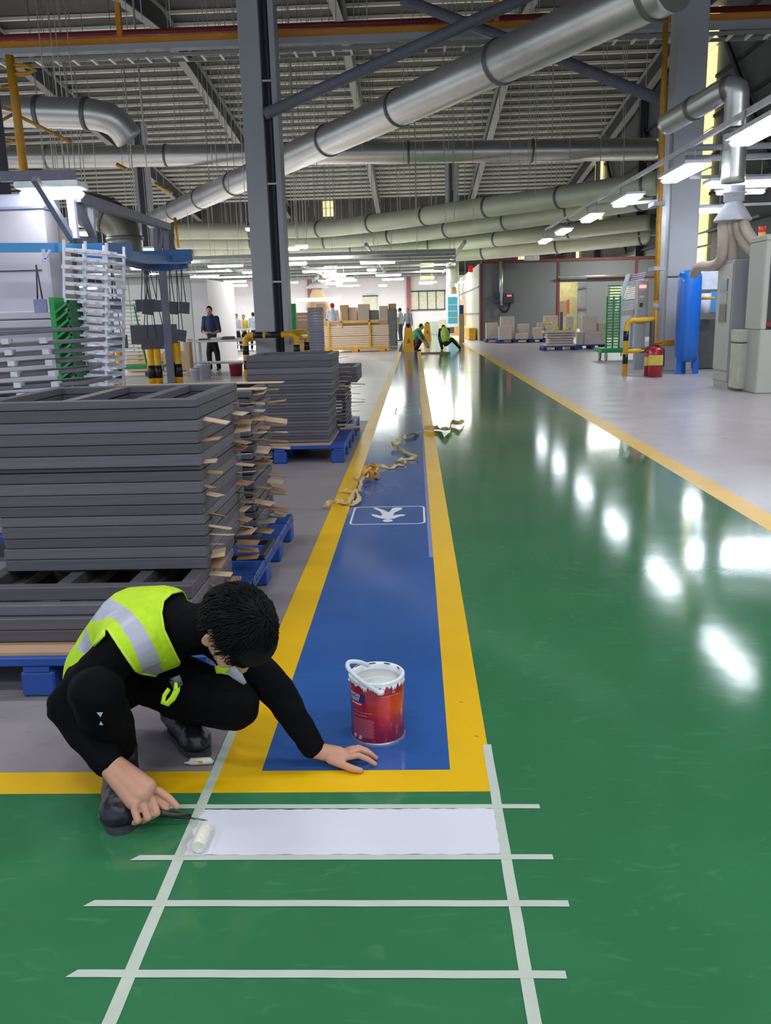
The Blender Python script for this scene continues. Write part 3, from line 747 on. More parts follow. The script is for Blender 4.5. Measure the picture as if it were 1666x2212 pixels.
for x_ in (xa, xb): MB().tube([(x_, 0, zt - .1), (x_, 1.9, zt - .1)], .06, 10).build('side_rail', m_sy, t)

# work tables
m_top = mat('white_table_top', (224, 222, 218), .5); m_leg = mat('table_leg', (176, 178, 184), .5)
def table(x0, x1, y0, y1, h, label, under=True):
    t = empty('work_table', (x0, y0, 0)); tag(t, label, 'table'); w, d = x1 - x0, y1 - y0
    MB().box(0, w, 0, d, h - .05, h, bev=.008).build('table_top', m_top, t)
    for sx in (.05, w - .11):
        for sy in (.04, d - .1): MB().box(sx, sx + .06, sy, sy + .06, 0, h - .05).build('leg', m_leg, t)
    if under: MB().box(.05, w - .05, .05, d - .05, .25, .28).build('lower_shelf', m_leg, t)
a, b = at(402, 728, 22.5), at(560, 728, 22.5)
table(a.x, b.x, 22.5, 23.6, .86, 'long white work table in front of the standing woman')
table(at(300, 720, 24.6).x, at(402, 720, 24.6).x, 24.6, 25.4, .88, 'white work table behind the gantry leg')
table(at(478, 700, 38).x, at(566, 700, 38).x, 38, 39.2, .95, 'far white work table with people behind it')
table(at(414, 690, 36).x, at(452, 690, 36).x, 36, 37.2, .95, 'far white work table left of the standing woman')
def parcel(x0, x1, y0, y1, z0, z1, label, cat, m_, name, group=None, bev=.01):
    return tag(MB().box(0, x1 - x0, 0, y1 - y0, 0, z1 - z0, bev=bev).build(name, m_, None, (x0, y0, z0)), label, cat, group)
m_ply = mat('pale_plywood', (214, 194, 172), .65, 0, .08, 4, stretch=(1, 1, 5))
m_cbox = mat('cardboard', (200, 170, 134), .75, 0, .06, 4)
m_pb = mat('bucket_white', (206, 208, 222), .4)
def bucket(px, py, D, r, h, m_, label):
    p = gp(px, py); s = D / p.y if D else 1
    q = at(px, py, D); t = empty('bucket', (q.x, D, 0)); tag(t, label, 'bucket')
    MB().lathe([(0, 0), (r * .85, 0), (r, h), (r * 1.05, h), (r * 1.05, h - .03), (r * .98, h - .03)], n=20).build('body', m_, t)
    MB().lathe([(0, h + .005), (r * 1.04, h + .005), (r * 1.04, h + .02), (0, h + .03)], n=20).build('lid', mat('lid_grey', (150, 154, 170), .4), t)
bucket(441, 800, 20.6, .16, .36, m_pb, 'white paint bucket on the floor below the work table')
bucket(421, 800, 20.2, .11, .26, m_pb, 'smaller white tub left of the white paint bucket')
bucket(510, 798, 21.4, .17, .3, mat('bucket_red', (150, 48, 62), .4), 'dark red bucket under the right end of the work table')
parcel(at(395, 700, 21.6).x, at(405, 700, 21.6).x, 21.6, 21.9, 0, .85, 'narrow brown board standing left of the white bucket', 'board', m_cbox, 'board')
for i, (px, D, h, lab) in enumerate(((300, 24, .5, 'brown cardboard box left of the gantry leg'), (380, 24, .55, 'brown cardboard box right of the gantry leg'), (340, 24.8, .45, 'brown cardboard box behind the gantry leg'))):
    p = at(px, 780, D); parcel(p.x - .35, p.x + .35, D, D + .4, .02, h, lab, 'box', m_cbox, 'cardboard_box')
# things on tables
for i in range(5):
    p = at(430 + i * 26, 725, 22.9); parcel(p.x, p.x + .28, 22.8, 23.1, .86, .9 + .02 * (i % 3), ('thin grey panel lying at the left end of the work table', 'thin grey panel before the standing woman', 'thin grey panel right of the standing woman', 'thin grey panel near the pillar guard', 'thin grey panel at the right end of the work table')[i], 'panel', (m_dk, m_booth)[i % 2], 'panel')
p = at(425, 700, 30); thing('cloth_heap', MB().lathe([(0, .45), (.2, .4), (.42, .2), (.5, 0), (0, 0)], (p.x, 31.9, .86), 14), mat('grey_green_cloth', (120, 130, 128), .8), 'grey green heap on the far table left of the standing woman', 'cloth')
table(p.x - .5, p.x + .7, 31.5, 32.3, .86, 'white table under the grey green heap')
# ================================================================ centre distance
D = 27.5
a, b = at(664, 664, D), at(695, 664, D)
n = 20; h = a.z / n
for i in range(n):
    parcel(a.x, b.x, D, D + .5, a.z - (i + 1) * h, a.z - i * h - .008, 'lilac grey tray, %s in the narrow tray stack' % ordn(i), 'tray', mat('lilac_tray', (150, 150, 166), .5), 'tray', 'trays of the narrow column stack', .004)
a, b = at(627, 656, 29), at(637, 656, 29)
tag(MB().box(0, b.x - a.x, 0, .3, 0, a.z, bev=.01).build('green_post', m_grn, None, (a.x, 29, 0)), 'bright green upright immediately right of the left pillar', 'post')
# boards on the yellow stillage
D = 34.0
a, b = at(634, 752, D), at(845, 752, D)
m_pine = mat('pine_board', (206, 184, 160), .65, 0, .06, 3, stretch=(.4, 2, 6)); m_pine2 = mat('pine_board_dark', (176, 146, 118), .65, 0, .06, 3)
def bundle(px0, px1, D, d, z0, z1, n, label, m_):
    x0, x1 = at(px0, 720, D).x, at(px1, 720, D).x
    t = empty('board_bundle', (x0, D, z0)); tag(t, label, 'boards'); h = (z1 - z0) / n
    for i in range(n): MB().box(rng.uniform(0, .02), x1 - x0, 0, d, i * h, (i + 1) * h - .008).build('board', m_, t)
    return t
x0, x1 = at(694, 750, D).x, at(841, 750, D).x
t = empty('stillage', (x0, D, 0)); tag(t, 'yellow orange steel stillage carrying pale boards in the middle distance', 'stillage')
w = x1 - x0
m_st = mat('stillage_yellow', (214, 158, 60), .45)
MB().box(0, w, -.04, .04, .1, .2).build('beam', m_st, t); MB().box(0, w, .9, .98, .1, .2).build('beam', m_st, t)
for s in (.09, .5, .9):
    for y_ in (0, .9): MB().box(s * w - .12, s * w + .12, y_ - .05, y_ + .05, 0, .12, bev=.02).build('foot', m_st, t)
for s in (.12, .72): MB().box(s * w - .04, s * w + .04, -.06, -.02, .1, 1.2).build('strap', m_st, t)
MB().box(w * .3, w * .85, -.06, -.03, 1.14, 1.19).box(w * .3, w * .32, -.06, -.03, 1.0, 1.6).build('top_bar', m_st, t)
bundle(696, 840, D + .02, .9, .2, .62, 5, 'lower bundle of pale boards on the yellow stillage', m_pine)
bundle(696, 840, D + .02, .9, .63, 1.02, 5, 'middle bundle of pale boards on the yellow stillage', m_pine)
bundle(700, 838, D + .05, .8, 1.03, 1.22, 3, 'top bundle of darker boards on the yellow stillage', m_pine2)
bundle(632, 664, 31, .9, 0, 1.55, 12, 'stack of brown boards standing behind the pillar guard', m_pine2)
bundle(690, 705, 36, .8, 0, 1.3, 10, 'low stack of boards left of the stillage', m_pine)
for (x0_, x1_, y0_, z1_, lab, m_) in ((733, 752, 659, 40, 'tall cardboard box right of the man in the red cap', m_cbox), (752, 772, 664, 40.3, 'pale square box third along behind the stillage', m_ply), (772, 798, 657, 40, 'largest pale box behind the stillage', m_ply), (798, 818, 670, 40.2, 'grey box low behind the stillage', mat('grey_box', (120, 130, 134), .6)), (818, 838, 661, 40, 'pale box at the right end behind the stillage', m_ply), (838, 856, 656, 40.5, 'cardboard box beside the dark grey cabinet', m_cbox), (682, 702, 655, 40, 'cardboard box left of the man in the red cap', m_cbox)):
    a, b = at(x0_, y0_, z1_), at(x1_, y0_, z1_)
    parcel(a.x + .02, b.x - .02, z1_, z1_ + .9, 0, a.z, lab, 'box', m_, 'packing_box')
a, b = at(837, 668, 37), at(857, 668, 37)
t = empty('steel_cabinet', (a.x, 37, 0)); tag(t, 'dark grey steel cabinet at the right end of the board stacks', 'cabinet')
MB().box(0, b.x - a.x, 0, .8, .08, a.z, bev=.015).build('body', mat('cabinet_grey', (104, 112, 114), .5), t)
MB().box(.03, b.x - a.x - .03, -.02, 0, .15, a.z - .05).build('door', mat('cabinet_grey2', (112, 120, 122), .5), t)
a, b = at(842, 737, 36), at(858, 737, 36)
parcel(a.x, b.x, 36, 36.4, 0, .12, 'small pile of pale offcuts on the floor by the dark cabinet', 'offcuts', m_ply, 'offcut')
# things along the far end
for px, py, w_, D, h_, lab, mm in ((912, 690, 30, 62, .8, 'pale stack of boards far off left of the vending cabinet', m_ply), (938, 692, 26, 60, .9, 'white crate on boards far down the aisle', m_booth), (960, 700, 22, 58, 1.0, 'brown crate far off before the vending cabinet', m_ply), (1001, 700, 12, 55, 2.2, 'tall brown board leaning at the mouth of the far aisle', m_card)):
    x_ = at(px, py, D).x; ww = w_ / F_PX * D / 2
    parcel(x_ - ww, x_ + ww, D, D + 1, 0, h_, lab, 'crate', mm, 'crate')
x_ = at(978, 650, 57).x
t = empty('vending_cabinet', (x_, 57, 0)); tag(t, 'blue lit glass fronted cabinet at the far end of the aisle', 'cabinet')
MB().box(-.42, .42, 0, .8, .5, 2.6, bev=.02).build('body', mat('blue_white_cabinet', (190, 208, 226), .4), t)
MB().box(-.3, .3, -.03, 0, .75, 2.4).build('glass_front', mat('cyan_glow', (60, 130, 150), .2, emit=(70, 140, 155), es=.25), t)
for z in (1.1, 1.5, 1.9): MB().box(-.3, .3, -.05, -.03, z, z + .04).build('shelf', m_col, t)
for s in (-.36, .36): MB().box(s - .04, s + .04, .1, .7, 0, .5).build('leg', m_leg, t)
parcel(at(993, 668, 42).x, at(1002, 668, 42).x, 42.05, 42.35, 1.35, 1.75, 'small blue box on top of the brown far crate', 'box', mat('deep_blue', (40, 80, 150), .5), 'box')
parcel(at(992, 668, 42).x, at(1003, 668, 42).x, 42, 42.4, 0, 1.35, 'brown crate by the corner of the grey block building', 'crate', m_cbox, 'crate')
# fume hood with wooden cone hanging at the far left of the hall
p = at(686, 640, 58)
t = empty('hood', p); tag(t, 'tan cone shaped bundle of hoses with a white cap over the far work area', 'hood')
MB().lathe([(.9, -.9), (.35, .35), (.35, .5), (0, .5)], n=18).build('cone', m_cbox, t); MB().lathe([(0, .5), (.8, .52), (.2, .95), (0, .95)], n=18).build('cap', m_wallw, t)
MB().tube([(0, 0, .9), (0, 0, 1.4)], .1, 8).build('pipe', m_galv, t)
p = at(660, 640, 56); parcel(at(640, 650, 56).x, at(735, 650, 56).x, 56, 57, p.z - .35, p.z - .1, 'long white hood panel with a dark rim under the tan cone', 'hood', m_wallw, 'canopy')
p = at(978, 640, 60); t = empty('hood', p); tag(t, 'tan hose bundle below the duct by the grey block building', 'hood')
MB().lathe([(.55, -1.2), (.25, .6), (0, .6)], n=14).build('cone', m_cbox, t)
# wet floor signs
m_sign = mat('sign_yellow', (232, 176, 30), .4)
def sign(px, py, D, label):
    p = at(px, py, D); t = empty('caution_sign', (p.x, D, 0), R_(8)); tag(t, label, 'caution sign')
    for s in (-1, 1):
        mb = MB(); mb.add([(-.19, s * .18, 0), (.19, s * .18, 0), (.13, s * .02, .92), (-.13, s * .02, .92), (-.19, s * .2, 0), (.19, s * .2, 0), (.13, s * .04, .92), (-.13, s * .04, .92)], [(0, 1, 2, 3), (7, 6, 5, 4), (0, 4, 5, 1), (1, 5, 6, 2), (2, 6, 7, 3), (3, 7, 4, 0)])
        mb.build('panel', m_sign, t)
    MB().box(-.05, .05, -.045, .045, .9, .97, bev=.01).build('handle', m_sb, t)
    MB().add([(-.08, -.142, .35), (.08, -.142, .35), (0, -.11, .55)], [(0, 1, 2)]).build('warning_triangle', mat('sign_red', (200, 90, 40), .5), t)
sign(883, 762, 32.3, 'yellow folding floor sign beside the two crouching far workers')
sign(923, 705, 47, 'small yellow folding floor sign far down the aisle')
t = empty('loose_board', gp(915, 764)); tag(t, 'thin brown board lying on the lane beside the caution sign', 'board'); t.location.z = 0
MB().box(-.1, .95, -.25, .35, .002, .03, bev=.004).build('board', m_cbox, t); MB().box(-.1, .95, -.25, -.2, .03, .05).build('edge_strip', m_sb, t)

# ================================================================ grey block building at right
m_grey = mat('grey_building', (118, 122, 122), .6, 0, .03, .6)
m_red = mat('red_trim', (120, 56, 60), .55)
BY = 44.0; bx0 = at(1040, 733, BY).x; bz = at(1100, 568, BY).z
bx1 = 12.3
t = struct(empty('wall_block_building', (0, 0, 0)))
xd0, xd1 = at(1208, 620, BY).x, at(1268, 620, BY).x; zd = at(1230, 609, BY).z
for (x0, x1, z0, z1) in ((bx0, xd0, 0, bz), (xd0, xd1, zd, bz), (xd1, bx1, 0, bz)):
    MB().box(x0, x1, BY, BY + .15, z0, z1).build('panel', m_grey, t)
xx = bx0
MB().box(bx0, bx1, BY - .06, BY + .2, bz, bz + .14).build('roof_trim', m_red, t)
for px in (1040, 1206, 1372): x_ = at(px, 650, BY).x; MB().box(x_ - .06, x_ + .06, BY - .06, BY, 0, bz).build('corner_trim', m_red, t)
MB().box(xd1, bx1, BY - .04, BY, zd + .1, zd + .18).build('door_trim', m_red, t)
m_end = mat('building_side', (206, 202, 184), .45, 0, .04, 1.5)
MB().box(bx0 - .12, bx0, BY, 70, 0, bz).build('side_panel', m_end, t)
for z in (1.3, 2.6): MB().box(bx0 - .16, bx0 - .12, BY, 70, z, z + .06).build('side_rail', m_collar, t)
mb = MB(); mb.box(bx0 - .55, bx0 - .2, BY + 1, 68, 0, .62, bev=.02); o = struct(mb.build('kerb', m_sy))
# doorway: lit interior, brown door
MB().box(xd0, xd1, BY + 2.4, BY + 2.5, 0, 3.4).build('inner_wall', mat('inner_yellow_wall', (214, 206, 150), .6), t)
MB().box(xd0 - .1, xd1 + .1, BY + .1, BY + 2.5, 3.4, 3.5).build('inner_ceiling', m_wallw, t)
area('doorway_lamp', ((xd0 + xd1) / 2, BY + 1.2, 3.3), .8, .8, 40, (1, .97, .85))
d = empty('door_2', (xd0, BY + 1.0, 0)); struct(d)
MB().box(.02, (xd1 - xd0) * .42, 0, .06, 0, 1.85, bev=.01).build('door_leaf', m_pine2, d)
MB().box((xd1 - xd0) * .18, (xd1 - xd0) * .28, -.02, 0, .4, 1.3).build('window_slot', m_cold, d)
MB().box((xd1 - xd0) * .42, (xd1 - xd0) * .52, 0, .06, 1.2, 1.9).build('red_tab', mat('orange_tab', (200, 100, 60), .5), d)
a, b = at(1318, 620, BY), at(1374, 646, BY)
tag(MB().box(a.x, b.x, BY - .08, BY - .0, b.z, a.z, bev=.01).build('yellow_board', mat('pale_yellow_board', (206, 204, 168), .6)), 'pale yellow board on the grey wall behind the white racks', 'board')
thing('handrail', MB().tube([at(1206, 598, BY - .3), at(1372, 594, BY - .3)], .06, 8), m_galv, 'thin level pipe along the grey block building', 'pipe')
# switch box with pipe on the wall
a = at(1083, 640, BY - .2)
t = empty('switch_panel', (a.x, BY - .15, 0)); tag(t, 'grey control box with a red light and looped cable on the block building', 'control box')
zt = at(1083, 565, BY).z; zb = at(1083, 660, BY).z
MB().tube([(0, 0, zb), (0, 0, zt)], .11, 12).build('conduit', m_galv, t)
MB().box(.1, .62, -.1, .12, zb + .1, zb + .55, bev=.02).build('box', m_cold, t)
MB().box(.28, .5, -.13, -.1, zb + .42, zb + .5).build('red_light', mat('red_led', (255, 80, 90), .4, emit=(255, 70, 90), es=2.5), t)
MB().tube(smooth_path([(-.1, -.05, zb + .1), (0, -.1, zb - .22), (.25, -.1, zb - .3), (.45, -.05, zb + .1)], 6), .05, 8).build('cable', m_sb, t)
for z in (zb + .1, zb + .38): MB().box(-.36, -.12, -.1, .1, z, z + .2, bev=.01).build('socket', mat('navy_socket', (60, 66, 100), .5), t)
tag(MB().tube([at(1017, 574, 46), at(1017, 588, 46)], .12, 10).build('beacon', mat('beacon_red', (200, 30, 40), .4, emit=(220, 20, 40), es=.5)), 'small red beacon above the corner of the grey block building', 'beacon')
tag(MB().box(at(1134, 550, 43).x, at(1166, 550, 43).x, 43, 43.3, at(1134, 563, 43).z, at(1134, 552, 43).z, bev=.04).build('round_lamp', mat('dim_lamp', (210, 220, 220), .4)), 'unlit pale lamp above the roof edge of the block building', 'lamp')
# pallets of white boxes
m_bx = mat('pale_box', (218, 204, 190), .65, 0, .05, 4)
def boxpal(px0, px1, pyb, D, boxes, label):
    x0, x1 = at(px0, pyb, D).x, at(px1, pyb, D).x
    pallet(x0, x1, D, D + 1.1, .15, label, rows=2, cols=4)
    for (p0, p1, yt, dy, zb, lab) in boxes:
        a, b = at(p0, yt, D + dy), at(p1, yt, D + dy)
        parcel(a.x + .01, b.x - .01, D + dy, D + dy + .42, zb, a.z, lab, 'box', m_bx, 'carton', 'pale cartons on blue pallets')
boxpal(1050, 1120, 738, 41, [(1050, 1076, 698, .5, .155, 'low stack carton at the left end against the grey wall')], 'blue pallet at the left end by the grey block building')
boxpal(1076, 1150, 740, 39.6, [(1078, 1106, 705, .02, .155, 'front left carton beside the control box pallet'), (1082, 1112, 684, .5, .155, 'tall carton behind the front left one'), (1114, 1142, 721, .02, .155, 'flat wide carton in front of the middle one'), (1120, 1144, 700, .5, .155, 'square carton behind the flat wide one')], 'blue pallet below the wall control box')
boxpal(1150, 1202, 740, 39.6, [(1152, 1174, 708, .02, .155, 'grey white carton left on the pallet before the doorway'), (1162, 1178, 697, .5, .155, 'narrow carton before the brown door'), (1176, 1206, 683, .5, .155, 'tallest carton at the doorway, with yellow tape'), (1180, 1202, 704, .02, .155, 'low carton under the tallest doorway carton')], 'blue pallet before the lit doorway')
D = 31
a, b = at(1180, 760, D), at(1250, 760, D)
pallet(a.x - .1, b.x, D, D + 1, .15, 'blue pallet with a spread pile of flat boards', rows=2, cols=4)
rb = random.Random(9)
zt = .155
for i in range(6):
    x0_ = at(1180 + rb.uniform(-6, 8), 750, D).x; x1_ = at(1244 + rb.uniform(-4, 6), 750, D).x
    parcel(x0_, x1_, D + rb.uniform(0, .1), D + .8, zt, zt + .075, 'flat pale board, %s in the spread pile on the blue pallet' % ordn(5 - i), 'board', m_bx, 'flat_board', 'boards of the spread pile'); zt += .09
D = 31.6
a, b = at(1250, 760, D), at(1312, 760, D)
pallet(a.x + .02, b.x, D, D + 1, .15, 'blue pallet right of the spread pile, under wide cartons', rows=2, cols=4)
for (p0, p1, yt, dy, lab) in ((1249, 1262, 718, 0, 'narrow carton left of the wide front carton'), (1262, 1312, 717, 0, 'wide carton in front of the green rack'), (1258, 1290, 683, .5, 'tall carton behind the wide front carton'), (1294, 1314, 698, .5, 'carton half hidden by the green rack'), (1222, 1240, 684, .9, 'carton between the doorway and the tall carton')):
    a, b = at(p0, yt, D + dy), at(p1, yt, D + dy); parcel(a.x + .01, b.x - .01, D + dy, D + dy + .45, .155 if p0 != 1222 else 0, a.z, lab, 'box', m_bx, 'carton')
m_yt = mat('yellow_tape', (226, 212, 60), .5)
for i, (px, py, D, lab) in enumerate(((1187, 701, 39.4, 'yellow patch on the tallest doorway carton'), (1202, 714, 31.4, 'yellow roll left on the spread pile'), (1226, 713, 31.4, 'yellow roll right on the spread pile'), (1312, 700, 31.5, 'yellow patch on the carton by the green rack'))):
    p = at(px, py, D); zc_ = .155 + 6 * .09 if i in (1, 2) else p.z
    tag(MB().lathe([(.06, 0), (.12, 0), (.12, .1), (.06, .1), (.06, 0)], (p.x, p.y, zc_), 14).build('tape_roll', m_yt), lab, 'tape')

# green cart with white spiked racks
D = 24
a, b = at(1313, 640, D), at(1341, 640, D)
t = empty('green_cart', (a.x, D, 0)); tag(t, 'green wheeled cart with a dense green rack before the white drying racks', 'cart')
MB().box(-.15, 1.35, -.1, .9, .22, .34, bev=.01).build('platform', m_grn, t)
w = b.x - a.x
for s in (0, w * .5, w): MB().box(s - .02, s + .02, 0, .05, .34, a.z).build('post', m_grn, t)
for i in range(22): MB().box(0, w, -.02, .06, .4 + i * .075, .43 + i * .075).build('slat', m_grn, t)
for s in (0, 1.2):
    for y_ in (0, .8): MB().tube([(s - .02, y_, .11), (s + .03, y_, .11)], .11, 12).build('wheel', m_leg, t)
for s in (0, .4, .8, 1.2): MB().box(s - .02, s + .02, -.08, -.05, 0.12, .25).build('foot_bar', m_leg, t)
m_spk = mat('white_spike_rack', (212, 216, 228), .4)
def spike(px, D, z0, z1, lean, n, label):
    p = at(px, 640, D); t = empty('drying_rack', (p.x, D, z0)); tag(t, label, 'drying rack')
    H = z1 - z0
    MB().bar((0, 0, 0), (lean, 0, H), .36, .05).build('spine', m_spk, t)
    k = None
    for i in range(n):
        if k is None: o = MB().bar((0, 0, 0), (.38, 0, .06), .05, .03).build('prong', m_spk, t); k = o.data
        else: o = link('prong', k, t)
        o.location = (lean * i / n + .1, 0, .03 + H * i / n)
zz = at(1340, 592, D).z
spike(1334, D + .3, 1.3, zz, .28, 18, 'leaning white spiked rack standing above the green rack')
spike(1356, D + .1, .34, at(1350, 682, D).z, 0, 20, 'upright white spiked rack on the green cart beside the yellow guard')
# control post
D = 20.2
a, b = at(1380, 605, D), at(1402, 605, D)
t = empty('control_post', (a.x, D, 0)); tag(t, 'tall slim grey control post with a red lamp left of the right pillar', 'control post')
w = b.x - a.x
MB().box(0, w, 0, .3, 1.05, a.z, bev=.015).build('cabinet', mat('post_grey', (176, 178, 176), .45), t)
MB().box(0, w * .9, .05, .25, 0, 1.05).build('stand', m_col, t)
zl = at(1390, 619, D).z
MB().box(.02, w * .75, -.03, 0, zl - .03, zl + .03).build('red_light', mat('red_led2', (255, 110, 110), .4, emit=(255, 120, 120), es=3), t)
MB().box(.03, w * .6, -.02, 0, zl - .25, zl - .2).build('label_plate', m_lamp if False else m_wallw, t); MB().box(.04, w * .5, -.02, 0, zl - .45, zl - .36).build('dial', m_cold, t)
# guard of the right pillar
a = at(1350, 800, 18.6)
t = empty('pillar_guard', (a.x, 18.6, 0)); tag(t, 'yellow and black tube guard before the right pillar and control post', 'guard')
MB().tube([(0, 0, 0), (0, 0, 1.02), (.03, 0, 1.1), (.1, 0, 1.14), (.62, .3, 1.14)], .055, 12).build('hoop', m_sy, t)
MB().tube([(0.02, 0, .5), (.62, .3, .5)], .045, 12).build('mid_rail', m_sy, t)
MB().tube([(.62, .3, 0), (.62, .3, 1.14)], .055, 12).build('rear_post', m_cold, t)
for s in (.24, .72): MB().tube([(0, 0, s), (0, 0, s + .2)], .058, 12).build('black_band', m_sb, t)
MB().tube([(.3, .145, 1.14), (.5, .242, 1.14)], .058, 12).build('black_band', m_sb, t); MB().tube([(.33, .16, .5), (.6, .29, .5)], .048, 12).build('black_band', m_sb, t)
# painted corner mark on the floor
thing('floor_mark', MB().bar(gp(1345, 808, .001), gp(1362, 812, .001), .06, .002).bar(gp(1362, 812, .001), gp(1410, 808, .001), .06, .002), mat('red_white_tape', (220, 150, 150), .5), 'thin pinkish tape line on the floor around the fire extinguishers', 'floor tape')
# extinguishers
m_ext = mat('extinguisher_red', (176, 24, 44), .3, coat=.4)
def ext(px, py, D, h, r, label):
    p = at(px, py, D); t = empty('fire_extinguisher', (p.x, D, 0)); tag(t, label, 'fire extinguisher')
    MB().lathe([(0, 0), (r, 0), (r, h * .78), (r * .8, h * .86), (r * .35, h * .9), (0, h * .9)], n=20).build('cylinder', m_ext, t)
    MB().lathe([(r * 1.02, h * .36), (r * 1.02, h * .66)], n=20).build('label_sheet', mat('ext_label', (226, 206, 90), .5), t)
    MB().tube([(0, 0, h * .88), (0, 0, h * .97)], r * .25, 8).build('valve', m_sb, t); MB().bar((-r * .6, 0, h * .99), (r * .8, 0, h), .03, .02).build('lever', m_ext, t)
    MB().tube([(r * .2, 0, h * .95), (r * 1.15, 0, h * .8), (r * 1.2, 0, h * .3)], .012, 6).build('hose', m_sb, t)
ext(1416, 800, 17.9, .68, .14, 'larger red fire extinguisher with a yellow label at the right pillar')
ext(1401, 800, 18.2, .6, .09, 'slimmer red fire extinguisher partly behind the larger one')
# gas pipe down the right pillar and to the tank
t = empty('gas_pipe', (0, 0, 0)); tag(t, 'yellow gas pipe running down the right pillar and elbowing to the blue tank', 'pipe')
D = 19.2
MB().tube([at(1441, -30, D), at(1430, 340, D), at(1423, 500, D), at(1418, 650, D)], .055, 12).build('riser', m_gas, t)
MB().tube([at(1418, 650, D), at(1414, 735, D), at(1416, 740, D), at(1422, 742, D), at(1456, 741, D)], .065, 12).build('elbow', m_gas, t)
MB().tube([at(1418.6, 655, D), at(1418, 668, D)], .08, 12).build('valve', m_col, t)
for y_ in (440, 580): MB().box(*(lambda q: (q.x - .12, q.x + .12, D - .06, D + .39, q.z - .04, q.z + .04))(at(1424, y_, D))).build('clamp', m_col, t)
# blue pressure tank
D = 18.6
a, b = at(1461, 700, D), at(1511, 700, D); r = (b.x - a.x) / 2; zt = at(1488, 583, D).z
t = empty('pressure_tank', ((a.x + b.x) / 2, D, 0)); tag(t, 'tall bright blue pressure tank on stub legs in front of the right pillar', 'tank')
m_tank = mat('tank_blue', (28, 112, 214), .3, 0, .04, 1, coat=.3)
prof = [(0, .24), (r * .5, .25), (r * .85, .29), (r, .38)] + [(r, zt - .16), (r * .96, zt - .1), (r * .8, zt - .04), (r * .5, zt - .005), (0, zt)]
MB().lathe(prof, n=36).build('shell', m_tank, t)
for ang in (210, 330, 90):
    x_, y_ = r * .85 * math.cos(R_(ang)), r * .85 * math.sin(R_(ang))
    MB().bar((x_, y_, 0), (x_, y_, .36), .12, .03).build('leg', m_tank, t)
MB().tube([(r * .4, 0, zt - .03), (r * .4, 0, zt + .06)], .03, 10).build('nozzle', m_tank, t)
MB().tube([(r, -.02, zt - .58), (r + .28, -.02, zt - .58)], .03, 8).build('outlet_pipe', m_gas, t)
# unit behind tank
a, b = at(1512, 586, 19.5), at(1552, 626, 19.5)
tag(MB().box(a.x, b.x + .1, 19.5, 20, b.z, a.z, bev=.02).build('white_unit', mat('bright_white_unit', (222, 228, 240), .4)), 'bright white box unit between the blue tank and the grey cabinet', 'machine')
a, b = at(1510, 634, 19.0), at(1534, 676, 19.0)
tag(MB().tube([((a.x + b.x) / 2, 19, b.z), ((a.x + b.x) / 2, 19, a.z)], (b.x - a.x) / 2, 20).build('white_filter', mat('bright_white_unit', (222, 228, 240), .4)), 'white cylinder filter beside the blue tank outlet', 'filter')
a, b = at(1534, 630, 19.4), at(1552, 676, 19.4)
tag(MB().box(a.x, b.x, 19.4, 19.7, b.z, a.z, bev=.02).build('blue_unit', m_brl), 'light blue unit right of the white filter', 'machine')
mb = MB(); a, b = at(1508, 690, 19.8), at(1552, 800, 19.8); tag(mb.box(a.x, b.x, 19.8, 20.6, 0, a.z, bev=.03).build('dark_machine', mat('dark_machine', (88, 88, 90), .6)), 'dark machine base in the gap behind the blue tank', 'machine')
# tall grey electrical cabinet
m_cab = mat('cabinet_paint', (178, 180, 172), .45, 0, .03, 1); m_cab2 = mat('cabinet_side', (168, 166, 172), .45, 0, .03, 1)
CY = 14.95
c1 = at(1570, 840, CY); xw = at(1640, 700, CY).x - c1.x
zt = at(1600, 560, CY).z
t = empty('electrical_cabinet', (c1.x, CY, 0)); tag(t, 'tall pale grey electrical cabinet right of the blue tank', 'cabinet')
MB().box(0, xw, 0, .74, .1, zt, bev=.015).build('body', m_cab2, t)
MB().box(.02, xw, .02, .74, 0, .1).build('plinth', m_cab, t)
MB().box(-.015, 0, .02, .72, .3, zt - .06, bev=.004).build('door', m_cab, t)
MB().box(-.012, 0, .02, .72, .12, .28, bev=.004).build('kick_panel', m_cab, t)
MB().box(-.03, -.015, .2, .52, zt - .50, zt - .30).build('screen', mat('screen_blue', (86, 104, 136), .3), t)
MB().box(-.03, -.015, .2, .52, zt - 1.02, zt - .72).build('vent', mat('vent_grey', (112, 112, 104), .5), t)
MB().box(-.03, -.015, .2, .52, zt - .70, zt - .53).build('notice', m_cab2, t)
MB().box(.06, .16, -.01, 0, .42, .66).build('louvre', m_col, t)
# bin and big machine at right edge
q = at(1609, 838, 14.4)
t = empty('waste_cabinet', (q.x, q.y, 0)); tag(t, 'cream narrow cabinet with a lidded top beside the tall grey cabinet', 'cabinet')
zt2 = at(1618, 712, q.y).z
MB().box(-.13, .13, 0, .4, .04, zt2 - .22, bev=.012).build('body', mat('cream_paint', (188, 188, 170), .45), t); MB().box(-.135, .135, -.02, .4, zt2 - .2, zt2, bev=.015).build('lid', mat('cream_paint', (188, 188, 170), .45), t); MB().box(.02, .10, -.03, -.02, zt2 - .16, zt2 - .05).build('slot', m_col, t)
q = gp(1635, 852)
t = empty('cnc_machine', (q.x, q.y + .05, 0)); tag(t, 'large pale machine with a dark window cut by the right edge', 'machine')
zt3 = at(1635, 520, q.y).z
MB().box(0, 1.6, 0, .65, 0, 1.0, bev=.02).build('base', m_cab, t); MB().box(0, .1, 0, .65, 1.0, zt3, bev=.02).build('post', m_cab, t)
MB().box(.1, 1.6, .05, .1, 1.0, zt3).build('window', mat('dark_window', (66, 70, 66), .25), t); MB().box(.1, 1.6, .0, .06, 1.05, 1.12).build('red_strip', m_redp, t)
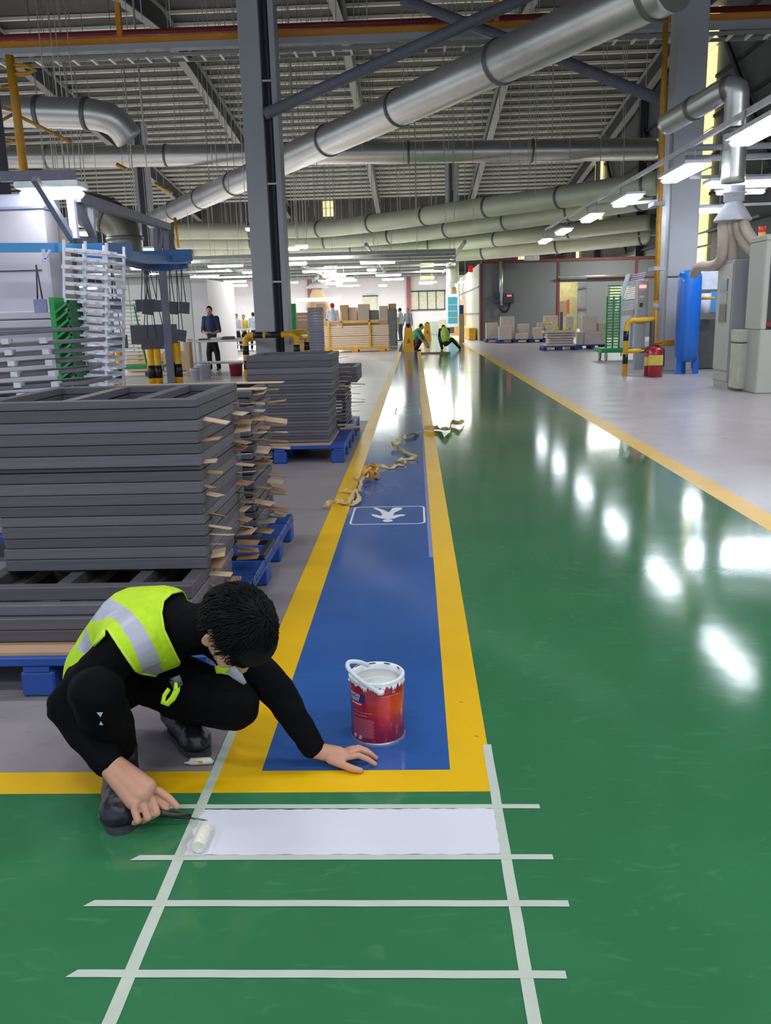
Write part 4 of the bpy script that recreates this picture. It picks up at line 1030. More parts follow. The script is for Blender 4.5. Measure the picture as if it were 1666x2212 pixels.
MB().box(0, 1.6, 0, .65, zt3, zt3 + .1, bev=.02).build('roof', m_cab, t)
p = at(1646, 508, 16); t = empty('signal_lamp', p); tag(t, 'small red amber and green signal lamp stack above the right edge machine', 'signal lamp')
for z_, nm, c_ in ((.1, 'red_lens', (200, 60, 60)), (0, 'amber_lens', (226, 160, 60)), (-.1, 'green_lens', (70, 160, 100))):
    MB().tube([(0, 0, z_ - .045), (0, 0, z_ + .045)], .06, 14).build(nm, mat(nm, c_, .3, emit=c_, es=.35), t)
MB().tube([(0, 0, -1.3), (0, 0, -.14)], .02, 8).build('stem', m_galv, t)
# hood with hoses
m_hood = mat('hood_white', (214, 216, 226), .4, .1)
p = at(1583, 478, 15.4); zt = at(1583, 402, 15.4).z
t = empty('funnel_hood', (p.x, 15.4, p.z)); tag(t, 'white funnel hood on the dropping duct with beige hoses below it', 'hood')
H = zt - p.z
MB().lathe([(.0, 0), (.30, 0), (.31, .02), (.13, H * .55), (.135, H * .56), (.17, H * .57), (.17, H * .78), (.2, H * .79), (.2, H * .82), (.17, H * .83), (.17, H)], n=28).build('funnel', m_hood, t)
m_hose = mat('beige_hose', (196, 180, 164), .6, 0, .04, 4)
o0 = t.location.copy()
def hose(label, pts, r):
    P = resample(smooth_path(pts, 10), .05); mb = MB(); mb.tube(P, [r * (1 + (.06 if i % 2 else 0)) for i in range(len(P))], 16)
    thing('flexible_hose', mb, m_hose, label, 'hose')
hose('beige hose dropping from the hood and bending left toward the blue tank', [at(1562, 482, 15.4), at(1562, 530, 15.4), at(1558, 560, 15.5), at(1540, 574, 15.8), at(1512, 576, 16.4), at(1500, 592, 17)], .085)
hose('second beige hose hanging straight down behind the tall cabinet', [at(1576, 482, 15.4), at(1582, 520, 15.4), at(1584, 570, 15.4), at(1584, 640, 15.6)], .085)
hose('third beige hose sweeping right from the hood onto the cabinet', [at(1592, 482, 15.3), at(1600, 510, 15.2), at(1622, 540, 15), at(1648, 556, 14.8), at(1680, 566, 14.6)], .08)
hose('outermost beige hose sweeping far right from the hood', [at(1606, 481, 15.2), at(1618, 505, 15), at(1640, 530, 14.8), at(1690, 556, 14.6)], .08)
# ================================================================ people
TMP = bpy.data.scenes.new('workshop')
def eval_remesh(bm, voxel, smooth, name):
    me = bpy.data.meshes.new(name); bm.to_mesh(me); bm.free()
    o = bpy.data.objects.new(name, me); TMP.collection.objects.link(o)
    md = o.modifiers.new('r', 'REMESH'); md.mode = 'VOXEL'; md.voxel_size = voxel; md.use_smooth_shade = True
    if smooth:
        s = o.modifiers.new('s', 'SMOOTH'); s.iterations = smooth; s.factor = .5
    with bpy.context.temp_override(scene=TMP, view_layer=TMP.view_layers[0]): dg = bpy.context.evaluated_depsgraph_get()
    out = bpy.data.meshes.new_from_object(o.evaluated_get(dg)); out.name = name
    bpy.data.objects.remove(o); bpy.data.meshes.remove(me)
    out.materials.clear(); return out
def add_caps(bm, items, grow=0.0):
    for it in items:
        if it[0] == 'c':
            _, p0, r0, p1, r1 = it; t = bmesh.new()
            for p, r in ((p0, r0), (p1, r1)):
                bmesh.ops.create_icosphere(t, subdivisions=3, radius=max(.002, r + grow), matrix=Matrix.Translation(Vector(p)))
            bmesh.ops.convex_hull(t, input=t.verts[:])
            for v in [v for v in t.verts if not v.link_faces]: t.verts.remove(v)
        else:
            _, c, ax = it; t = bmesh.new(); bmesh.ops.create_icosphere(t, subdivisions=3, radius=1)
            for v in t.verts:
                q = Vector(c)
                for k in range(3): q = q + Vector(ax[k]).normalized() * ((Vector(ax[k]).length + grow) * v.co[k])
                v.co = q
        me = bpy.data.meshes.new('tmp'); t.to_mesh(me); t.free(); bm.from_mesh(me); bpy.data.meshes.remove(me)
def wobble(me, fn):
    n = len(me.vertices); co = np.empty(n * 3, np.float32); no = np.empty(n * 3, np.float32)
    me.vertices.foreach_get('co', co); me.vertices.foreach_get('normal', no)
    co = co.reshape(-1, 3); no = no.reshape(-1, 3); d = np.array([fn(p) for p in co.tolist()], np.float32)
    me.vertices.foreach_set('co', (co + no * d[:, None]).ravel()); me.update()
def chain(pts, rs): return [('c', pts[i], rs[i], pts[i + 1], rs[i + 1]) for i in range(len(pts) - 1)]
def blob(name, items, voxel, m_, parent, grow=0.0, smooth=2, fold=0.0, fs=14.0, seed=0):
    bm = bmesh.new(); add_caps(bm, items, grow)
    me = eval_remesh(bm, voxel, smooth, name)
    if fold:
        wobble(me, lambda p: fold * (noise.noise(Vector((p[0] * fs + seed, p[1] * fs, p[2] * fs * 1.7))) + .5 * noise.noise(Vector(p) * fs * 2.3)))
    me.materials.append(m_)
    for p in me.polygons: p.use_smooth = True
    return link(name, me, parent)

m_skin = mat('skin', (196, 146, 122), .5, 0, .06, 20, .05)
m_blk = mat('black_cloth', (8, 9, 13), .85, 0, .15, 30)
m_blk2 = mat('black_trouser_cloth', (7, 8, 12), .85, 0, .15, 30)
for m__ in (m_blk, m_blk2): m__.node_tree.nodes['Principled BSDF'].inputs['Specular IOR Level'].default_value = .12
m_lime = mat('lime_vest_cloth', (186, 224, 22), .65, 0, .05, 60, .1)
m_limeD = mat('lime_binding', (200, 236, 60), .6, 0, .04, 40)
m_refl = mat('reflective_tape', (176, 180, 196), .4, 0, .04, 30)
m_boot = mat('black_boot', (30, 30, 38), .38, 0, .3, 25, .2)
m_sole = mat('boot_sole', (58, 58, 62), .7, 0, .2, 40)
m_hair = mat('black_hair', (4, 4, 6), .75, 0, .3, 40)
m_hair.node_tree.nodes['Principled BSDF'].inputs['Specular IOR Level'].default_value = .25

V = Vector
W_ = empty('person', (0, 0, 0))
tag(W_, 'worker in black clothes and lime safety vest squatting to mask and paint the floor', 'person')
pel = V((-1.01, 2.58, .262)); bel = V((-.955, 2.565, .35)); che = V((-.885, 2.52, .425)); upc = V((-.80, 2.48, .455)); nek = V((-.735, 2.44, .475))
shR = V((-.875, 2.345, .445)); elR = V((-1.035, 2.29, .287)); wrR = V((-.895, 2.195, .155))
shL = V((-.66, 2.56, .41)); elL = V((-.452, 2.50, .228)); wrL = V((-.335, 2.45, .050))
hipR = V((-1.04, 2.50, .25)); knR = V((-.90, 2.18, .37)); anR = V((-.925, 2.345, .12))
hipL = V((-1.0, 2.66, .26)); knL = V((-.582, 2.44, .215)); anL = V((-.85, 2.67, .12))
hc = V((-.528, 2.30, .516))
hf = V((.34, -.10, -.93)).normalized(); hu = V((.74, -.52, .36)); hu = (hu - hf * hu.dot(hf)).normalized(); hr = hf.cross(hu)
HS = 1.12
def hp(a, b, c): return hc + (hr * a + hf * b + hu * c) * HS
torso = chain([pel, bel, che, upc, nek], [.135, .125, .13, .115, .075]) + [('c', shR, .068, upc, .10), ('c', shL, .068, upc, .10), ('c', shR, .066, che, .11)]
armR = chain([shR, elR.lerp(shR, .5), elR, wrR.lerp(elR, .5), wrR], [.070, .068, .062, .056, .036])
armL = chain([shL, elL.lerp(shL, .5), elL, wrL.lerp(elL, .5), wrL], [.074, .068, .056, .045, .028])
legR = chain([pel, hipR, knR.lerp(hipR, .5), knR, anR.lerp(knR, .5), anR], [.12, .09, .075, .058, .055, .04])
legL = chain([pel, hipL, knL.lerp(hipL, .5), knL, anL.lerp(knL, .5), anL], [.12, .10, .085, .066, .06, .04])
headI = [('e', hp(0, -.008, .012), (hr * .074, hf * .092, hu * .096)), ('e', hp(0, .03, -.045), (hr * .058, hf * .062, hu * .066)),
         ('e', hp(0, .058, -.085), (hr * .032, hf * .028, hu * .026)), ('c', hp(0, .088, .005), .010, hp(0, .108, -.034), .014), ('e', hp(0, .094, -.042), (hr * .018, hf * .014, hu * .010)),
         ('e', hp(0, .090, -.064), (hr * .024, hf * .010, hu * .006)), ('e', hp(0, .087, -.074), (hr * .020, hf * .010, hu * .006)),
         ('c', hp(-.04, .070, .018), .014, hp(.04, .070, .018), .014), ('e', hp(.04, .066, -.04), (hr * .02, hf * .022, hu * .025)), ('e', hp(-.04, .066, -.04), (hr * .02, hf * .022, hu * .025)),
         ('c', hp(0, -.03, -.06), .052, nek, .056)]
for s in (-1, 1): headI += [('e', hp(s * .078, -.004, -.016), (hr * .010, hf * .018, hu * .032)), ('e', hp(s * .083, -.014, -.006), (hr * .007, hf * .012, hu * .022))]
# left hand flat on the floor, fingers pointing right
hb = V((-.262, 2.449, .038))
hand = [('c', wrL, .026, hb, .024), ('e', hb + V((.0, 0, -.003)), (V((.048, 0, 0)), V((0, .036, 0)), V((0, 0, .018)))), ('e', wrL + V((.035, 0, -.008)), (V((.045, 0, 0)), V((0, .028, 0)), V((0, 0, .024))))]
def finger(base, mid, mid2, tip, r=.0085): return [('c', base, r * 1.12, mid, r * 1.02), ('c', mid, r * 1.02, mid2, r * .95), ('c', mid2, r * .95, tip, r * .8)]
hand += finger(V((-.228, 2.433, .036)), V((-.200, 2.436, .040)), V((-.172, 2.436, .028)), V((-.148, 2.436, .010)), .0095)
hand += finger(V((-.226, 2.456, .038)), V((-.196, 2.464, .044)), V((-.168, 2.469, .030)), V((-.146, 2.473, .010)), .0095)
hand += finger(V((-.230, 2.475, .036)), V((-.203, 2.486, .040)), V((-.178, 2.494, .026)), V((-.160, 2.499, .009)), .009)
hand += finger(V((-.240, 2.487, .032)), V((-.220, 2.500, .032)), V((-.202, 2.510, .020)), V((-.190, 2.515, .008)), .008)
hand += [('c', V((-.285, 2.430, .030)), .0155, V((-.243, 2.408, .022)), .012), ('c', V((-.243, 2.408, .022)), .012, V((-.213, 2.396, .016)), .011), ('c', V((-.213, 2.396, .016)), .011, V((-.190, 2.394, .011)), .009)]
# right hand gripping the roller handle, index finger along it
kb = V((-.785, 2.125, .100)); pdir = (kb - wrR).normalized()
sdw = V((.25, .97, 0)).normalized()
sdw2 = pdir.cross((kb - V((0, 0, 1.38))).normalized()).normalized() * -1.0
hand += [('c', wrR, .033, kb, .034), ('c', wrR + sdw2 * .004, .031, kb + sdw2 * .024, .027), ('c', wrR - sdw2 * .004, .031, kb - sdw2 * .022, .027), ('c', kb + sdw2 * .024, .026, kb - sdw2 * .022, .026)]
def g(a, b, c): return kb + pdir * a + sdw * b + V((0, 0, c))
GRIP0, GRIP1 = V((-.760, 2.110, .052)), V((-.640, 2.135, .018))
hand += finger(g(.012, .030, .002), V((-.742, 2.150, .092)), V((-.712, 2.146, .070)), V((-.690, 2.138, .050)), .0110)
hand += finger(g(.014, .010, -.004), V((-.752, 2.122, .078)), V((-.738, 2.104, .052)), V((-.758, 2.108, .036)), .0115)
hand += finger(g(.010, -.010, -.007), V((-.770, 2.100, .074)), V((-.757, 2.084, .050)), V((-.775, 2.094, .034)), .0112)
hand += finger(g(.004, -.030, -.010), V((-.792, 2.084, .072)), V((-.780, 2.070, .050)), V((-.795, 2.082, .036)), .0105)
hand += [('c', wrR + V((.025, .02, -.02)), .018, V((-.778, 2.150, .078)), .015), ('c', V((-.778, 2.150, .078)), .015, V((-.742, 2.143, .060)), .0125), ('c', V((-.742, 2.143, .060)), .0125, V((-.720, 2.134, .046)), .0105)]
shrink = lambda its, d: [(k[0], k[1], k[2] - d, k[3], k[4] - d) for k in its]
foot = [('c', anR, .034, V((-.92, 2.345, .05)), .034), ('c', V((-.92, 2.345, .05)), .034, V((-.855, 2.15, .04)), .032), ('c', anL, .034, V((-.85, 2.69, .05)), .034), ('c', V((-.85, 2.69, .05)), .034, V((-.735, 2.545, .04)), .032)]
blob('body', shrink(torso, .02) + shrink(armR, .014) + shrink(armL, .012) + shrink(legR, .018) + shrink(legL, .018) + headI + hand + foot, .0032, m_skin, W_, smooth=2)
# eyes, closed-down gaze, and brows
for s in (-1, 1):
    MB().tube([hp(s * .018, .089, .006), hp(s * .031, .0905, .003), hp(s * .044, .083, .006)], .0035, 6).build('eyelid', m_hair, W_)
    MB().tube([hp(s * .014, .094, .026), hp(s * .034, .092, .031), hp(s * .052, .078, .024)], .004, 6).build('eyebrow', m_hair, W_)
sw = torso + [(k[0], k[1], k[2], k[3], k[4]) for k in armR[:-1]] + [('c', armR[-1][1], .056, wrR.lerp(elR, .04), .047)] + armL[:-1] + [('c', armL[-1][1], .046, wrL.lerp(elL, .09), .040)] + [('c', nek, .066, hp(0, -.03, -.075), .060)]
sweater = blob('sweater', sw, .0055, m_blk, W_, smooth=3, fold=.004, fs=16)
def boot(heel, toe, shaft, k=1.0, nm='boot'):
    d = (toe - heel).normalized(); s = V((-d.y, d.x, 0))
    b = blob(nm, chain([shaft, heel + V((0, 0, .055)), heel.lerp(toe, .5) + V((0, 0, .055)), toe - d * .05 + V((0, 0, .048))], [.050 * k, .044 * k, .046 * k, .046 * k]) + [('e', toe - d * .045 + V((0, 0, .042)), (d * .055 * k, s * .052 * k, V((0, 0, .045 * k))))], .0045, m_boot, W_, smooth=3, fold=.003, fs=26)
    pts = []
    L = (toe - heel).length
    for k_ in range(28):
        a = 2 * math.pi * k_ / 28; ca, sa = math.cos(a), math.sin(a)
        w = (.049 if ca > 0 else .042) * k
        x_ = L / 2 + (L / 2 + .018) * (abs(ca) ** .75) * (1 if ca > 0 else -1); pts.append(heel + d * (x_ + .004) + s * (w * (abs(sa) ** .8) * (1 if sa > 0 else -1)))
    MB().prism([(p.x, p.y) for p in pts], .001, .022).build('sole', m_sole, b)
    lc = toe - d * .10 + V((0, 0, .096))
    for k in range(3): MB().tube([lc - d * (.022 * k) + s * .022 + V((0, 0, .004 * k - .006)), lc - d * (.022 * k + .006) + V((0, 0, .004 * k + .003)), lc - d * (.022 * k) - s * .022 + V((0, 0, .004 * k - .006))], .003, 6).build('lace', m_boot, b)
boot(V((-.918, 2.345, 0)), V((-.838, 2.095, 0)), V((-.925, 2.35, .15)), 1.16)
boot(V((-.855, 2.695, 0)), V((-.712, 2.505, 0)), V((-.85, 2.68, .14)))
trousers = blob('trousers', chain([pel, hipR, knR.lerp(hipR, .5), knR, anR.lerp(knR, .5), anR], [.135, .10, .088, .072, .074, .058]) + chain([pel, hipL, knL.lerp(hipL, .5), knL, anL.lerp(knL, .5), anL], [.135, .115, .098, .080, .076, .056]) + [('c', hipR, .10, hipL, .11)], .0055, m_blk2, W_, smooth=3, fold=.006, fs=13, seed=4)
tag(MB().add([at(217, 1548, 2.0) + V((x_, 0, y_)) for x_, y_ in ((-.009, .012), (.008, .012), (0, -.002))] + [at(217, 1560, 2.0) + V((x_, 0, y_)) for x_, y_ in ((-.004, -.008), (.007, -.008), (.001, .003))], [(0, 1, 2), (3, 4, 5)]).build('knee_mark', m_refl, W_))
# vest: a shell over the torso, cut at neck, armhole and hem
def shell(items, grow, voxel, smooth=3, fold=.003):
    bm = bmesh.new(); add_caps(bm, items, grow); me = eval_remesh(bm, voxel, smooth, 'vest')
    wobble(me, lambda p: fold * noise.noise(V((p[0] * 9, p[1] * 9 + 3, p[2] * 16))))
    return me
me = shell(torso, .012, .0030)
meP = me.copy(); nv = len(me.vertices); co = np.empty(nv * 3); me.vertices.foreach_get('co', co); co = co.reshape(-1, 3)
nf = len(me.polygons); cen = np.empty(nf * 3); me.polygons.foreach_get('center', cen); cen = cen.reshape(-1, 3)
nor = np.empty(nf * 3); me.polygons.foreach_get('normal', nor); nor = nor.reshape(-1, 3)
px = proj(cen)
vis = ((np.array([0, 0, EYE]) - cen) * nor).sum(1) > 0.0
def inpoly(P, poly):
    x, y = P[:, 0], P[:, 1]; ins = np.zeros(len(P), bool); n = len(poly)
    for i in range(n):
        (x1, y1), (x2, y2) = poly[i], poly[(i + 1) % n]
        c = ((y1 > y) != (y2 > y)); xi = (x2 - x1) * (y - y1) / ((y2 - y1) if y2 != y1 else 1e-9) + x1
        ins ^= c & (x < xi)
    return ins
VP = [(100, 1500), (100, 1300), (200, 1220), (470, 1220), (462, 1278), (395, 1278), (370, 1284), (353, 1300), (349, 1325), (355, 1360), (370, 1392), (385, 1425), (397, 1462), (392, 1478), (360, 1474), (345, 1462), (324, 1455), (306, 1452), (292, 1446), (275, 1422), (254, 1390), (240, 1372), (231, 1356), (228, 1374), (202, 1401), (188, 1422), (164, 1444), (140, 1475)]
B1 = [(205, 1345), (190, 1330), (235, 1290), (247, 1299), (268, 1310), (289, 1328), (310, 1356), (324, 1380), (345, 1425), (358, 1466), (313, 1462), (299, 1429), (285, 1394), (268, 1366), (254, 1345), (240, 1335)]
B2 = [(184, 1373), (188, 1355), (198, 1385), (205, 1399), (196, 1412), (182, 1412), (168, 1403)]
inV = inpoly(px, VP); b1 = inpoly(px, B1); b2 = inpoly(px, B2)
backd = np.array([-.35, .55, .75]); hid = ~vis
keep = np.where(vis, inV, ((nor @ backd > -.2) & (cen[:, 0] < -.74)))
# along the spine: a reflective band continues round the hidden side
sp = (cen - np.array(pel)) @ np.array((che - pel).normalized())
band = np.where(vis, b1 | b2, (np.abs(sp - .08) < .026) | (np.abs(cen[:, 0] + .80) < .001))
bm = bmesh.new(); bm.from_mesh(me); bm.faces.ensure_lookup_table()
for f in bm.faces: f.material_index = 1 if band[f.index] else 0; f.smooth = True
bmesh.ops.delete(bm, geom=[f for f in bm.faces if not keep[f.index]], context='FACES')
# drop crumbs
seen = set(); 
bm.verts.ensure_lookup_table()
for v0 in bm.verts:
    if v0.index in seen: continue
me.materials.append(m_lime); me.materials.append(m_refl); bm.to_mesh(me); bm.free()
vest = link('vest', me, W_)
sm_ = vest.modifiers.new('edge', 'SMOOTH'); sm_.iterations = 6; sm_.factor = .5
sd_ = vest.modifiers.new('thick', 'SOLIDIFY'); sd_.thickness = .004; sd_.offset = 1
# lime binding along neck edge and armhole, laid on the vest surface
from mathutils.bvhtree import BVHTree
bvh = BVHTree.FromPolygons([tuple(c) for c in co.tolist()], [tuple(p.vertices) for p in meP.polygons]); bpy.data.meshes.remove(meP)
eye_ = V((0, 0, EYE))
def on_vest(poly, step=5):
    out = []
    for (x1, y1), (x2, y2) in zip(poly, poly[1:]):
        n = max(1, int(math.hypot(x2 - x1, y2 - y1) / step))
        for k in range(n):
            d_ = (at(x1 + (x2 - x1) * k / n, y1 + (y2 - y1) * k / n, 2.0) - eye_).normalized(); h_ = bvh.ray_cast(eye_, d_)
            if h_[0] is not None: out.append(h_[0] + h_[1] * .004)
    return out
for pl_ in ([(455, 1279), (420, 1277), (395, 1278), (370, 1284), (353, 1300), (349, 1325), (355, 1360), (370, 1392), (385, 1425), (395, 1458)], [(200, 1400), (222, 1376), (229, 1358), (236, 1362), (254, 1390), (275, 1422), (292, 1446), (306, 1452), (324, 1455), (345, 1460)]):
    q_ = on_vest(pl_)
    if len(q_) > 3: MB().tube(q_, .0042, 8).build('binding', m_limeD, vest)
# hanging tail at the front corner
def ribbon(pts, w, m_, name, parent, nrm=(0, -1, .4), th=.003):
    mb = MB(); P = [V(p) for p in pts]; vs = []; N = V(nrm).normalized()
    for i, p in enumerate(P):
        d = (P[min(i + 1, len(P) - 1)] - P[max(i - 1, 0)]).normalized(); s = d.cross(N).normalized(); ww = w[i] if isinstance(w, (list, tuple)) else w
        vs += [p + s * ww / 2, p - s * ww / 2, p + s * ww / 2 + N * th, p - s * ww / 2 + N * th]
    fs_ = []
    for i in range(len(P) - 1):
        a = i * 4; b = a + 4; fs_ += [(a, b, b + 1, a + 1), (a + 2, a + 3, b + 3, b + 2), (a, a + 2, b + 2, b), (a + 1, b + 1, b + 3, a + 3)]
    fs_ += [(0, 1, 3, 2), (len(vs) - 4, len(vs) - 2, len(vs) - 1, len(vs) - 3)]
    mb.add(vs, fs_, 0, True); return mb.build(name, m_, parent)
DV = 2.20
ribbon([at(378, 1462, DV), at(384, 1474, DV), at(372, 1482, DV)], [.030, .034, .03], mat('buckle_grey', (74, 76, 74), .4), 'buckle', vest)
ribbon([at(384, 1474, DV), at(382, 1492, DV - .005), at(374, 1508, DV - .01), at(362, 1520, DV - .01), at(352, 1517, DV), at(356, 1502, DV + .01), at(366, 1488, DV + .01)], [.016, .018, .017, .016, .014, .012, .012], m_lime, 'hem_tail', vest)
ribbon([at(466, 1448, 2.42), at(478, 1444, 2.42), at(498, 1448, 2.42)], [.02, .03, .03], m_lime, 'left_front_panel', vest)
ribbon([at(496, 1444, 2.42), at(510, 1455, 2.42), at(530, 1477, 2.43)], [.034, .034, .012], m_refl, 'left_front_band', vest)
# hair: cap plus strands combed from the crown
bm = bmesh.new(); add_caps(bm, [('e', hp(0, -.010, .014), (hr * .093, hf * .113, hu * .120)), ('e', hp(0, .035, .045), (hr * .080, hf * .079, hu * .068)), ('e', hp(0, -.05, -.02), (hr * .073, hf * .06, hu * .075))])
for v in bm.verts: v.co = hc + (v.co - hc) * 1.0
hm = eval_remesh(bm, .005, 3, 'hair')
bm = bmesh.new(); bm.from_mesh(hm)
def hair_ok(p):
    q = (V(p) - hc) / HS; a, b, c = q.dot(hr), q.dot(hf), q.dot(hu)
    if abs(a) > .05 and -.055 < c < .014 and -.034 < b < .030: return False
    if c > .022: return True
    if b < -.02 and c > -.088: return True
    return b < .034 and c > -.012 or (b > .05 and c > .008)
bmesh.ops.delete(bm, geom=[f for f in bm.faces if not hair_ok(f.calc_center_median())], context='FACES')
bm.to_mesh(hm); bm.free(); hm.materials.clear(); hm.materials.append(m_hair)
for p in hm.polygons: p.use_smooth = True
hair = link('hair', hm, W_)
hs = random.Random(11); mb = MB()
cr = V((0, -.045, .10))
for i in range(1500):
    th_, ph = hs.uniform(0, 2 * math.pi), hs.uniform(0, 1) ** .75 * 1.75
    ax_ = (.084, .101, .107)
    def onell(t_, p_): return (ax_[0] * math.sin(p_) * math.cos(t_), ax_[1] * math.sin(p_) * math.sin(t_) - .01, ax_[2] * math.cos(p_) + .014)
    pts = []; ok = True; tt = th_; L = hs.uniform(.25, .6); lift = hs.uniform(0, .006)
    for k in range(5):
        a, b, c = onell(tt, ph + L * k / 4 * 1.0)
        e = 1 + (.004 + lift * k / 4 + .002 * hs.random()) / .1
        p = hp(a * e, b * e, c * e); pts.append(p); tt += hs.uniform(-.05, .07)
        if b > .05 and c > .0: p += hf * .004
    if not (hair_ok(pts[0]) and hair_ok(pts[2])): continue
    mb.tube(pts, [.0028, .0026, .0022, .0016, .0005], 3, 0, False)
# loose tufts at the crown
for i in range(26):
    a, b, c = hs.uniform(-.04, .05), hs.uniform(-.10, -.03), hs.uniform(.07, .10)
    p = hp(a, b, c); d = (hu * .3 - hf * 1.0 + hr * hs.uniform(-.5, .5)).normalized()
    mb.tube([p, p + d * .03 + hu * .004, p + d * .055 - hu * .006], [.002, .0012, .0004], 3, 0, False)
mb.build('hair_strands', m_hair, hair)

# generic distant figure ------------------------------------------------------
def figure(label, base, H, face, pose, cols, cap=None, hairc=None, vestc=None, group=None):
    """pose: dict of joints in units of body height, x = figure's right, y = forward, z = up"""
    root = empty('person', (base[0], base[1], 0), face); tag(root, label, 'person', group)
    J = {k: V(v) * H for k, v in pose.items()}
    ms = mat('skin_far', (196, 150, 128), .6)
    hd, nk, ch, pe = J['head'], J['neck'], J['chest'], J['pelvis']; vx = .011 * H
    up = (hd - nk).normalized()
    its = [('e', hd, (V((.045 * H, 0, 0)), V((0, .055 * H, 0)), V((0, 0, .066 * H)))), ('c', nk, .028 * H, hd, .03 * H), ('c', hd + V((0, .05, -.012)) * H, .008 * H, hd + V((0, .062, -.02)) * H, .01 * H)]
    its += chain([nk, ch, pe], [.04 * H, .07 * H, .065 * H])
    for s in ('R', 'L'):
        its += chain([ch.lerp(nk, .6) + V(((.09 if s == 'R' else -.09) * H, 0, 0)), J['el' + s], J['wr' + s], J['ha' + s]], [.03 * H, .024 * H, .018 * H, .02 * H])
        its += chain([pe, J['kn' + s], J['an' + s]], [.055 * H, .036 * H, .025 * H])
    blob('body', its, vx, ms, root, smooth=2)
    top = chain([nk, ch, pe.lerp(ch, .15)], [.045 * H, .088 * H, .078 * H])
    for s in ('R', 'L'):
        sh = ch.lerp(nk, .6) + V(((.095 if s == 'R' else -.095) * H, 0, 0))
        top += chain([sh, J['el' + s]] + ([J['wr' + s]] if cols.get('long', 1) else []), [.042 * H, .034 * H] + ([.027 * H] if cols.get('long', 1) else []))
        top += [('c', sh, .045 * H, ch, .06 * H)]
    blob('shirt', top, vx, cols['top'], root, smooth=2)
    tr = []
    for s in ('R', 'L'): tr += chain([pe, J['kn' + s], J['an' + s]], [.072 * H, .046 * H, .034 * H])
    blob('trousers', tr, vx, cols['legs'], root, smooth=2)
    for s in ('R', 'L'):
        a_ = J['an' + s]; blob('shoe', [('c', V((a_.x, a_.y - .01 * H, .024 * H)), .022 * H, V((a_.x, a_.y + .1 * H, .02 * H)), .019 * H)], vx * .8, mat('shoe_dark', (34, 34, 38), .5), root, smooth=1)
    hb_ = [('e', hd + V((0, -.012, .018)) * H, (V((.05 * H, 0, 0)), V((0, .056 * H, 0)), V((0, 0, .062 * H))))]
    blob('cap' if cap else 'hair', hb_, vx * .8, cap or hairc or mat('dark_hair', (26, 22, 22), .6), root, smooth=1)
    if cap: MB().prism([(x_ * H, y_ * H) for x_, y_ in ((-.045, .03), (.045, .03), (.035, .1), (-.035, .1))], hd.z + .02 * H, hd.z + .03 * H).build('brim', cap, root)
    if vestc: 
        v_ = blob('vest', chain([nk.lerp(ch, .3), ch, pe.lerp(ch, .25)], [.07 * H, .102 * H, .09 * H]), vx, vestc, root, smooth=1)
        mb_ = MB(); c1 = ch.lerp(pe, .35); q = (ch - pe).normalized()
        mb_.tube([c1 - q * .014 * H, c1 + q * .014 * H], [.103 * H, .104 * H], 20, 0, False); mb_.build('reflective_band', m_refl, v_)
    return root
stand = dict(head=(0, .03, .935), neck=(0, .01, .86), chest=(0, 0, .74), pelvis=(0, 0, .52), elR=(.13, .02, .62), wrR=(.06, .14, .58), haR=(.02, .19, .6), elL=(-.13, .02, .62), wrL=(-.06, .14, .58), haL=(-.02, .19, .6), knR=(.06, .02, .28), anR=(.06, 0, .04), knL=(-.07, .02, .28), anL=(-.08, 0, .04))
relax = dict(stand, wrR=(.15, .05, .5), haR=(.15, .07, .46), wrL=(-.15, .05, .5), haL=(-.15, .07, .46))
lookdn = dict(stand, head=(0, .07, .93), neck=(0, .02, .86))
mc = lambda n_, c_: mat(n_, c_, .8)
p = at(461, 797, 23.9)
figure('woman in a navy top and black trousers working with her hands at the long table', (p.x, 24.0), 1.74, math.pi, lookdn, dict(top=mc('navy_top', (52, 56, 92)), legs=mc('black_far', (24, 24, 30)), long=0))
p = at(718, 690, 39)
figure('man in a red cap and white shirt seen from behind among the boxes', (p.x, 39.2), 1.95, 0, relax, dict(top=mc('white_shirt', (222, 226, 234)), legs=mc('grey_far', (90, 94, 106)), long=0), cap=mc('red_cap', (200, 44, 52)))
for px, D, top_, lab, c_, H in ((504, 40.5, 675, 'person in a red top at the far work table', (206, 60, 74), 1.55), (512, 40.0, 675, 'person in a white top leaning beside the one in red', (216, 216, 226), 1.6), (527, 40.6, 676, 'person in a yellow top at the far work table', (216, 196, 90), 1.55), (548, 39.9, 672, 'person in a pale shirt near the left pillar at the far table', (200, 208, 222), 1.65)):
    p = at(px, 700, D); figure(lab, (p.x, D), H, math.pi if px != 548 else .3, relax, dict(top=mc('far_top_%d' % px, c_), legs=mc('black_far', (24, 24, 30)), long=0))
p = at(866, 700, 47)
figure('man in a pale shirt carrying a brown board past the dark grey cabinet', (p.x, 47), 1.72, 1.2, stand, dict(top=mc('white_shirt', (222, 226, 234)), legs=mc('grey_far', (90, 94, 106)), long=1))
figure('man in grey walking just right of the dark grey cabinet', (p.x + .38, 48.5), 1.7, 2.9, relax, dict(top=mc('far_grey', (150, 156, 170)), legs=mc('black_far', (24, 24, 30)), long=1))
parcel(p.x - .5, p.x - .12, 46.6, 46.8, .55, 1.25, 'brown board held by the man in the pale shirt', 'board', m_cbox, 'board')
squat = dict(head=(0, .16, .56), neck=(0, .10, .50), chest=(0, .03, .40), pelvis=(0, -.10, .16), elR=(.11, .17, .30), wrR=(.07, .28, .16), haR=(.05, .32, .08), elL=(-.11, .17, .30), wrL=(-.07, .28, .16), haL=(-.05, .32, .08), knR=(.10, .12, .27), anR=(.07, 0, .04), knL=(-.10, .12, .27), anL=(-.07, 0, .04))
p = gp(898, 757)
